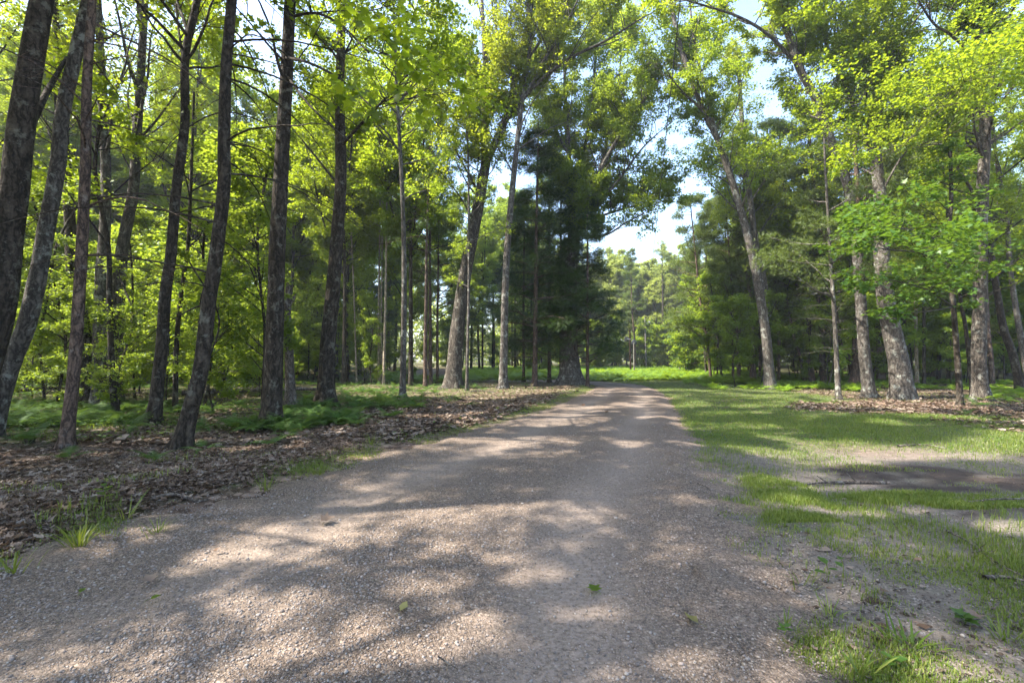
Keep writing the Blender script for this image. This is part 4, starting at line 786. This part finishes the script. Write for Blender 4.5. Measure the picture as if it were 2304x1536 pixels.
# ------------------------------------------------------------------ grass, litter, pebbles
def blades(x, y, h, wd, rng, bend=.5):
    n = len(x); z = gz(x, y); a = rng.uniform(0, 6.283, n); d = np.c_[np.cos(a), np.sin(a), np.zeros(n)]; q = np.c_[-np.sin(a), np.cos(a), np.zeros(n)]
    b = np.c_[x, y, z - .005]; up = np.array([0, 0, 1.]); bd = rng.uniform(.1, 1, n)[:, None] * bend
    m1 = b + h[:, None] * (.5 * up + .22 * bd * d); tp = b + h[:, None] * ((.98 - .35 * bd) * up + .95 * bd * d); wq = q * wd[:, None]
    V = np.stack([b - wq, b + wq, m1 - wq * .8, m1 + wq * .8, tp], 1).reshape(-1, 3)
    i = np.arange(n)[:, None, None] * 5; Fc = (i + np.array([[0, 1, 3], [0, 3, 2], [2, 3, 4]])[None]).reshape(-1, 3); return V, Fc
rg = np.random.default_rng(99); g = Geo()
def grass_on(n, y0, y1, a0, a1, key, hmin, hmax, wmin, wmax, pw=1.0, extra=None, bend=.6):
    x, y = persp_pts(n, y0, y1, a0, a1, rg, pw); m = masks(x, y); p = m[key] if isinstance(key, str) else key(m)
    ok = rg.random(n) < p; x, y = x[ok], y[ok]; nn = len(x); hv = np.clip(.75 + .4 * wob(x, y, 1.7, 2), .35, 1.3)
    V, Fc = blades(x, y, rg.uniform(hmin, hmax, nn) * hv, rg.uniform(wmin, wmax, nn) * (1 + y * .07), rg, bend); g.add(V, Fc)
grass_on(260000, 6.2, 34, .10, 1.25, lambda m: m['lawn'] * .95, .03, .10, .0014, .0028)
grass_on(240000, 1.9, 9.0, .30, 1.25, lambda m: m['sparse'] ** 1.3 * (1 - m['dark']) * .65 * np.clip(HF(m), 0.02, 1), .025, .10, .0014, .0028)
grass_on(120000, 4.2, 6.6, .40, 1.2, lambda m: m['clump'], .03, .085, .0014, .0026)
tag(g.obj('grass', M['grass'], None), 'short green grass on the right verge', 'grass', kind='stuff')
g = Geo()
def grass_road(n, y1, u0, u1, fn, hmin, hmax, wmin, wmax):
    q = rg.uniform(0, 1, n); yy = 1 / ((1 - q) / y1 + q / 1.9); fi = np.interp(yy, ROAD[:, 1][:150], np.arange(150)); xy = road_xy(fi, rg.uniform(u0, u1, n)); x, y = xy[:, 0], xy[:, 1]; m = masks(x, y); ok = rg.random(n) < fn(m, x, y); x, y = x[ok], y[ok]; nn = len(x)
    V, Fc = blades(x, y, rg.uniform(hmin, hmax, nn) * np.clip(.8 + .5 * wob(x, y, 1.7, 2), .3, 1.4), rg.uniform(wmin, wmax, nn) * (1 + y * .07), rg, .7); g.add(V, Fc)
grass_road(150000, 26, -1.6, -.90, lambda m, x, y: np.clip(.25 + .9 * wob(x, y, 2.4, 1) + np.clip((y - 5) / 8, 0, .6), 0, 1) * np.clip(1.15 - np.abs(m['d'] - .22) / .5, 0, 1), .015, .07, .0014, .0026)
grass_on(50000, 8, 30, -1.25, .1, lambda m: m['green'] * ~m['right'] * .6, .04, .16, .0018, .0034)
grass_on(40000, 2.3, 15, -1.3, .0, lambda m: m['litl'] * np.clip(2.2 * wob(m['x'], m['y'], 1.7, 6) - .9, 0, .8), .05, .16, .0016, .0032)
tag(g.obj('verge_grass', M['grass'], None), 'thin grass along the left gravel edge and wood floor', 'grass', kind='stuff')
# broad leaved herbs
g = Geo(); x, y = persp_pts(30000, 6.5, 30, .2, 1.2, rg); m = masks(x, y); ok = (rg.random(len(x)) < m['lawn'] * (wob(x, y, 1.9, 7) > .1) * .8); x, y = x[ok], y[ok]; n = len(x)
a = rg.uniform(0, 6.28, n); V, Fc = leaves(np.c_[x, y, gz(x, y) + rg.uniform(.015, .07, n)], np.c_[np.cos(a), np.sin(a), rg.uniform(-.2, .3, n)], np.c_[rg.normal(0, .25, (n, 2)), np.ones(n)], rg.uniform(.02, .05, n), L6); g.add(V, Fc)
x, y = persp_pts(16000, 8, 40, -1.3, .05, rg); m = masks(x, y); ok = (rg.random(len(x)) < m['green'] * ~m['right'] * .8); x, y = x[ok], y[ok]; n = len(x)
a = rg.uniform(0, 6.28, n); V, Fc = leaves(np.c_[x, y, gz(x, y) + rg.uniform(.03, .22, n)], np.c_[np.cos(a), np.sin(a), rg.uniform(-.2, .3, n)], np.c_[rg.normal(0, .25, (n, 2)), np.ones(n)], rg.uniform(.04, .10, n), L6); g.add(V, Fc)
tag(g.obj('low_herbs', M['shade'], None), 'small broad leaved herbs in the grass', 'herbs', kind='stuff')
# dead leaves
CURL = (np.vstack([[[0, .4, -.03]], np.c_[_o * [1, 1], np.abs(_o[:, 0]) ** 1.0 * .55 + .25 * (_o[:, 1] - .4) ** 2]]), MAPLE[1])
CURL2 = (np.array([[0, 0, .05], [-.3, .3, .16], [-.26, .7, .2], [0, 1, .22], [.26, .7, .02], [.3, .3, .2]]), L6[1])
g = Geo(); rl = np.random.default_rng(123)
def litter(n, y0, y1, a0, a1, fn, s0, s1, tm, pw=1.0):
    x, y = persp_pts(n, y0, y1, a0, a1, rl, pw); m = masks(x, y); ok = rl.random(n) < fn(m, x, y); x, y = x[ok], y[ok]; n = len(x); a = rl.uniform(0, 6.28, n)
    V, Fc = leaves(np.c_[x, y, gz(x, y) + rl.uniform(-.004, .018, n)], np.c_[np.cos(a), np.sin(a), rl.normal(0, .12, n)], np.c_[rl.normal(0, .26, (n, 2)), np.ones(n)], rl.uniform(s0, s1, n) * np.exp(rl.normal(0, .25, n)), tm); g.add(V, Fc)
litter(40000, 2.4, 9, -1.35, .0, lambda m, x, y: m['litl'] * .95, .032, .068, CURL)
litter(40000, 2.4, 9, -1.35, .0, lambda m, x, y: m['litl'] * .95, .026, .058, CURL2)
litter(42000, 8, 26, -1.3, .15, lambda m, x, y: np.clip(m['litl'] + .25 * ~m['right'] * (m['d'] > .5), 0, 1), .07, .13, CURL2)
litter(46000, 9, 26, .3, 1.3, lambda m, x, y: m['litr'] * .95, .07, .13, CURL2)
litter(3500, 2.4, 9, -1.3, .9, lambda m, x, y: .12 * (m['d'] > -.5) + .004, .03, .07, CURL2)
tag(g.obj('leaf_litter', M['dry'], None), 'brown dead leaves covering the wood floor', 'dead leaves', kind='stuff'); g = Geo()
litter(24000, 2.0, 9, -.9, 1.25, lambda m, x, y: (.3 + .6 * m['dark']) * (m['right'] | (m['d'] < 0)) * np.where(m['d'] < -.6, .35, 1), .008, .028, CURL2)
tag(g.obj('bark_bits', M['bits'], None), 'small dark bits of bark and leaf scattered on the sand and gravel edge', 'debris', kind='stuff')
# loose pebbles
def ico():
    t = (1 + 5 ** .5) / 2; V = np.array([[-1, t, 0], [1, t, 0], [-1, -t, 0], [1, -t, 0], [0, -1, t], [0, 1, t], [0, -1, -t], [0, 1, -t], [t, 0, -1], [t, 0, 1], [-t, 0, -1], [-t, 0, 1]]) / math.hypot(1, t)
    Fc = np.array([[0, 11, 5], [0, 5, 1], [0, 1, 7], [0, 7, 10], [0, 10, 11], [1, 5, 9], [5, 11, 4], [11, 10, 2], [10, 7, 6], [7, 1, 8], [3, 9, 4], [3, 4, 2], [3, 2, 6], [3, 6, 8], [3, 8, 9], [4, 9, 5], [2, 4, 11], [6, 2, 10], [8, 6, 7], [9, 8, 1]]); return V, Fc
m_, n_, l_, b_ = mat('pebble'); gg = n_.new('ShaderNodeNewGeometry'); rr = ramp(n_, [(0, (.08, .066, .06)), (.2, (.14, .115, .10)), (.45, (.23, .185, .155)), (.7, (.30, .24, .205)), (.88, (.25, .225, .205)), (1, (.40, .345, .30))]); l_.new(gg.outputs['Random Per Island'], rr.inputs[0])
nn_ = noise_(n_, l_, n_.new('ShaderNodeTexCoord').outputs['Object'], 160, 3); l_.new(mixc(n_, l_, math_(n_, l_, 'MULTIPLY', nn_, .4), rr.outputs[0], (.14, .12, .11)), b_.inputs['Base Color']); b_.inputs['Roughness'].default_value = .8; M['pebble'] = m_
rp = np.random.default_rng(321); IV, IF = ico()
ND = 110000; q = rp.uniform(0, 1, ND); yy = 1 / ((1 - q) / 11 + q / 1.7); fi = np.interp(yy, ROAD[:, 1][:150], np.arange(150)); u = rp.uniform(-1.25, 1.6, ND)
xy = road_xy(fi, u); x, y = xy[:, 0], xy[:, 1]; tr = -rut(u) / .018
ok = rp.random(ND) < np.clip(1 - .75 * tr, .1, 1) * np.clip(.62 + .45 * wob(x, y, 1.6, 2), .15, 1) * np.clip((1.3 - np.abs(u)) * 3, np.where(u > 0, .55 * np.clip((1.65 - u) * 2, 0, 1), 0), 1); x, y, u = x[ok], y[ok], u[ok]; n = len(x)
sz = np.exp(rp.normal(math.log(.0044), .38, n)); sz = np.clip(sz, .0026, .013) * (1 + y * .03); z = np.where(np.abs(u) < 1.0, road_z(x, y, u), gz(x, y) + .003) + sz * .28
sq = rp.uniform(.65, 1.2, (n, 3)) * [1, 1, .72]; aa = rp.uniform(0, 6.28, n); jit = 1 + rp.normal(0, .10, (n, 12, 1))
V = IV[None] * sq[:, None, :] * jit * sz[:, None, None]; c, s = np.cos(aa)[:, None], np.sin(aa)[:, None]; V = np.stack([c * V[..., 0] - s * V[..., 1], s * V[..., 0] + c * V[..., 1], V[..., 2]], -1) + np.stack([x, y, z], 1)[:, None, :]
g = Geo(); g.add(V.reshape(-1, 3), (np.arange(n)[:, None, None] * 12 + IF[None]).reshape(-1, 3)); tag(g.obj('loose_gravel', M['pebble'], None, True), 'loose rounded pebbles lying on the gravel road', 'gravel', kind='stuff')

# ------------------------------------------------------------------ single small things
def on(px, py):
    c = gpt(px, py); d, s = road_d(c[:1], c[1:]); z = float(gz(c[0], c[1]))
    if d[0] < .1: z = z * .6 + .05
    return np.array([c[0], c[1], z])
def one_leaf(label, px, py, size, m, az, tm, name='fallen_leaf', z=.012, tilt=.15):
    c = on(px, py) + [0, 0, z]; e = Geo(); V, Fc = leaves(np.zeros((1, 3)), np.array([[math.cos(az), math.sin(az), tilt]]), np.array([[.1, -.15, 1.]]), np.array([size]), tm); e.add(V, Fc)
    P = np.array([[[0, 0, 0], [-math.cos(az) * size * .3, -math.sin(az) * size * .3, .004], [-math.cos(az) * size * .55, -math.sin(az) * size * .5, -.004]]]); V, Fq = tubes(P, np.full((1, 3), .0012), 4); e.add(V, Fq)
    o = e.obj(name, m, None); o.location = c; tag(o, label, 'leaf', 'fallen leaves on the road')
one_leaf('fresh green maple leaf lying on the gravel', 1343, 1352, .085, M['maple'], 2.0, MAPLE)
one_leaf('curled yellow leaf lying on the gravel', 900, 1400, .07, M['yellow'], 1.2, CURL2)
one_leaf('pale olive lobed leaf lying against a brown stick at the right of the road', 1572, 1428, .085, M['yellow'], 2.3, CURL2)
one_leaf('curled brown oak leaf on the left half of the road', 722, 1190, .12, M['dry'], .4, CURL)
one_leaf('pale dry maple leaf on the gravel near the left edge', 340, 1330, .09, M['dry'], 2.6, CURL)
one_leaf('small rusty leaf on the gravel near the left edge', 478, 1258, .05, M['rust'], .3, CURL2)
one_leaf('yellow green leaf on the dark gravel at lower left', 337, 1372, .055, M['young'], 1.0, L6)
one_leaf('light green leaf lying in shade at the lower left', 180, 1355, .055, M['young'], 2.0, L6)
one_leaf('rust coloured leaf far up the road', 1360, 933, .12, M['rust'], .1, CURL2)
one_leaf('reddish leaf on the road left of the centre', 1308, 917, .13, M['rust'], .2, CURL2)
one_leaf('grey dry leaf on the sand at the right', 2190, 1400, .08, M['dry'], .8, CURL)
def stick(label, pts, r, m='dead_wood', twigs=3, seed=1, lift=.012, name='fallen_branch', group='fallen sticks', cat='stick'):
    rg_ = np.random.default_rng(seed); P = np.array([on(*p) for p in pts]); P[:, 2] += lift + rg_.uniform(0, .02, len(P)); b = P[0].copy(); g = Geo()
    V, Fq, Q, rr = limb_tube(P - b, r, r * .45, 7, rg_, 0, .06, .12); g.add(V, Fq)
    if twigs:
        p, T_ = along(Q[None], np.zeros(twigs, int), rg_.uniform(.2, .9, twigs)); L = np.linalg.norm(P[-1] - P[0]) * rg_.uniform(.12, .3, twigs); d = side_dirs(T_, rg_.uniform(.4, .9, twigs), rg_, .8); d[:, 2] = np.abs(d[:, 2]) * .5 + .05
        V, Fq = tubes(grow(p, d, L, 5, .12, -.03, rg_), np.full((twigs, 1), r * .4) * np.linspace(1, .4, 5), 4); g.add(V, Fq)
    o = g.obj(name, M[m], None, True); o.location = b; tag(o, label, cat, group)
stick('long bare stick lying across the dark soil patch', [(2000, 1078), (1935, 1078), (1870, 1080), (1815, 1086)], .022, twigs=4, seed=3)
stick('dark crooked twig on the lawn in front of the litter', [(2020, 1000), (2080, 998), (2130, 1008)], .014, twigs=4, seed=4)
stick('dark forked twig across the sand at right', [(2130, 1185), (2180, 1215), (2240, 1262), (2310, 1300)], .010, twigs=5, seed=5)
stick('thick dark twig piece at the right edge of the sand', [(2215, 1300), (2260, 1296), (2320, 1310)], .016, twigs=2, seed=6)
stick('long twig near the right edge beside the green clump', [(2180, 1128), (2250, 1122), (2330, 1118)], .012, twigs=2, seed=7)
stick('short twig on the gravel right of the track', [(1570, 1100), (1590, 1112), (1600, 1120)], .006, twigs=1, seed=8)
stick('thin twig lying at the bottom of the road', [(985, 1512), (1010, 1524), (1030, 1540)], .004, twigs=0, seed=9)
stick('brown stick under the pale olive leaf', [(1545, 1398), (1552, 1420), (1556, 1438)], .007, twigs=1, seed=10)
stick('bent twig on the loose gravel in the middle of the road', [(1430, 1230), (1448, 1238), (1460, 1243)], .004, twigs=1, seed=11)
stick('rotten branch half buried in the litter at left', [(340, 1140), (390, 1130), (440, 1133), (470, 1128)], .022, twigs=2, seed=12)
stick('thin dry twigs poking from the litter beside the verge', [(1010, 940), (1040, 930), (1075, 928)], .012, twigs=6, seed=13)
for i in range(22):
    rk = np.random.default_rng(700 + i); px, py = rk.uniform(40, 1250), rk.uniform(872, 1000)
    if py > 985 - px * .085: py = 985 - px * .085 - rk.uniform(0, 20)
    dx, dy = rk.uniform(20, 70) * rk.choice([-1, 1]), rk.uniform(-8, 8)
    stick('broken dead branch lying on the floor of the left wood', [(px, py), (px + dx * .5, py + dy * .5 + rk.normal(0, 2)), (px + dx, py + dy)], rk.uniform(.012, .03), twigs=4, seed=700 + i, lift=.04, group='dead branches on the wood floor')
for i, (x0, y0, x1, y1, rr_, lab) in enumerate([(410, 868, 690, 892, .10, 'long pale fallen log lying across the left wood'), (470, 905, 720, 880, .09, 'darker fallen log crossing behind the broad straight trunk'), (40, 880, 150, 874, .08, 'thin fallen log in the dim wood at far left')]):
    A = pix(x0, y0, 16.5); B = pix(x1, y1, 18.5); A[2] = float(gz(A[0], A[1])) + .3; B[2] = float(gz(B[0], B[1])) + .28; g = Geo(); V, Fq, Q, r_ = limb_tube(np.array([A, (A + B) / 2 + [0, 0, .05], B]) - A, rr_, rr_ * .6, 9, np.random.default_rng(i), 0, .3, .06); g.add(V, Fq)
    o = g.obj('fallen_log', M['dead_wood'], None, True); o.location = A; tag(o, lab, 'log', 'fallen logs in the left wood')
c = on(66, 1005); g = Geo(); V, Fq, Q, r_ = limb_tube(np.array([[0, 0, -.05], [.01, 0, .08], [.0, .02, .17]]), .055, .035, 9, np.random.default_rng(2), .6, .03, .25); g.add(V, Fq); o = g.obj('tree_stump', M['bark_dark'], None, True); o.location = c; tag(o, 'small dark rotten stump at the left under the thin pine', 'stump')
# grass tufts and weeds standing alone
def tuft(label, px, py, n, h, wd, seed, m='grass', spread=.05, bend=1.0):
    rg_ = np.random.default_rng(seed); c = on(px, py); a = rg_.uniform(0, 6.283, n); r = np.abs(rg_.normal(0, spread, n)); ht = h * rg_.uniform(.5, 1.1, n); b = np.c_[np.cos(a) * r, np.sin(a) * r, np.full(n, -.01)]
    d = norm(np.c_[np.cos(a) * rg_.uniform(.15, .9, n) * bend, np.sin(a) * rg_.uniform(.15, .9, n) * bend, np.ones(n)]); P = grow(b, d, ht, 6, .05, -.16 * bend, rg_); sd = norm(np.cross(d, [0, 0, 1.]) + 1e-5) * wd
    tp = np.array([.7, 1, 1, .85, .55, .05]); L_ = P - sd[:, None, :] * tp[None, :, None]; R_ = P + sd[:, None, :] * tp[None, :, None]; V = np.stack([L_, R_], 2).reshape(-1, 3)
    i = np.arange(n)[:, None, None] * 12; k = np.arange(5)[None, :, None] * 2; Q = (i + k + np.array([0, 1, 3, 2])[None, None]).reshape(-1, 4); g = Geo(); g.add(V, Q); o = g.obj('grass_tuft', M[m], None); o.location = c; tag(o, label, 'grass tuft', 'grass tufts beside the road')
tuft('wide leaved grass tuft in a sun spot on the left verge', 178, 1240, 34, .26, .0055, 1)
tuft('few tall blades of grass in the sunlit dead leaves', 285, 1172, 8, .30, .004, 2, bend=.8)
tuft('grass tuft at the gravel edge right of the sunlit leaves', 355, 1212, 30, .16, .003, 3)
tuft('grass tuft cut by the left photo edge', 30, 1300, 12, .22, .005, 4)
tuft('small upright grass tuft further up the left verge', 598, 1110, 26, .22, .003, 5, bend=.7)
tuft('thin grass tuft growing from the litter beside the verge', 835, 1008, 18, .28, .004, 6, bend=.8)
tuft('dense grass tuft on the left verge above the gravel', 720, 1075, 34, .20, .003, 7)
tuft('broad curling grass blades lit by the sun at lower right', 2050, 1462, 22, .19, .006, 8, m='young', bend=1.3)
tuft('grass tuft right at the bottom edge of the sand', 1930, 1530, 20, .14, .005, 9)
tuft('small grass tuft on the gravel margin', 1770, 1425, 18, .10, .003, 10)
tuft('grass tuft at the lower right corner', 2255, 1440, 22, .15, .004, 11)
tuft('sprig of grass in the sparse sandy verge', 1870, 1400, 16, .12, .003, 12)
tuft('sprig of grass beside the two leaved seedling', 1800, 1330, 16, .12, .003, 13)
def weed(label, px, py, h, leaf, n, m, seed, tm=L6):
    rg_ = np.random.default_rng(seed); e = empty('seedling', on(px, py), label, 'seedling'); g = Geo(); P = np.array([[0, 0, -.01], [.01, 0, h * .5], [0, .01, h]]); V, Fq = tubes(smooth_path(P, 6)[None], np.full((1, 6), .0025), 5); g.add(V, Fq); g.obj('stem', M['grass'], e, True)
    a = np.arange(n) * 2.4 + rg_.uniform(0, 6); zz = np.linspace(h * .5, h, n); V, Fc = leaves(np.c_[np.zeros(n), np.zeros(n), zz], np.c_[np.cos(a), np.sin(a), np.full(n, .25)], np.c_[-.3 * np.cos(a), -.3 * np.sin(a), np.ones(n)], np.full(n, leaf) * rg_.uniform(.8, 1.2, n), tm); g = Geo(); g.add(V, Fc); g.obj('foliage', M[m], e)
weed('dark seedling with two folded leaves on the sandy verge', 1862, 1312, .12, .075, 3, 'shade', 1); weed('seedling with one big heart shaped leaf on the sandy verge', 1895, 1300, .13, .075, 2, 'shade', 2)
weed('whorled weed standing in the litter near the left verge', 232, 1160, .20, .09, 7, 'young', 3); weed('pale flowering weed standing in the lawn', 1880, 930, .42, .09, 9, 'young', 4)
weed('low spreading plant with jagged leaves at the lower right', 2170, 1408, .05, .075, 5, 'shade', 5, MAPLE); weed('low weed with broad leaves on the gravel margin', 1765, 1445, .03, .045, 5, 'shade', 6); weed('small broad leaved weed at the bottom of the sandy verge', 2010, 1500, .05, .06, 4, 'shade', 7)

# ------------------------------------------------------------------ haze: one box of thin air round everything
g = Geo(); V = np.array([[x, y, z] for z in (-2.5, 30.0) for x, y in ((-205, -65), (205, -65), (205, 225), (-205, 225))]); g.add(V, [[0, 3, 2, 1], [4, 5, 6, 7], [0, 1, 5, 4], [1, 2, 6, 5], [2, 3, 7, 6], [3, 0, 4, 7]])
hm = bpy.data.materials.new('haze'); hm.use_nodes = True; hn = hm.node_tree.nodes; hn.remove(hn['Principled BSDF']); vol = hn.new('ShaderNodeVolumePrincipled')
vol.inputs['Color'].default_value = (.86, .92, 1.0, 1); vol.inputs['Density'].default_value = HAZE; vol.inputs['Anisotropy'].default_value = .25
hm.node_tree.links.new(vol.outputs[0], hn['Material Output'].inputs['Volume'])
tag(g.obj('haze', hm, None), 'thin pale summer haze between the trees', 'haze', kind='stuff')
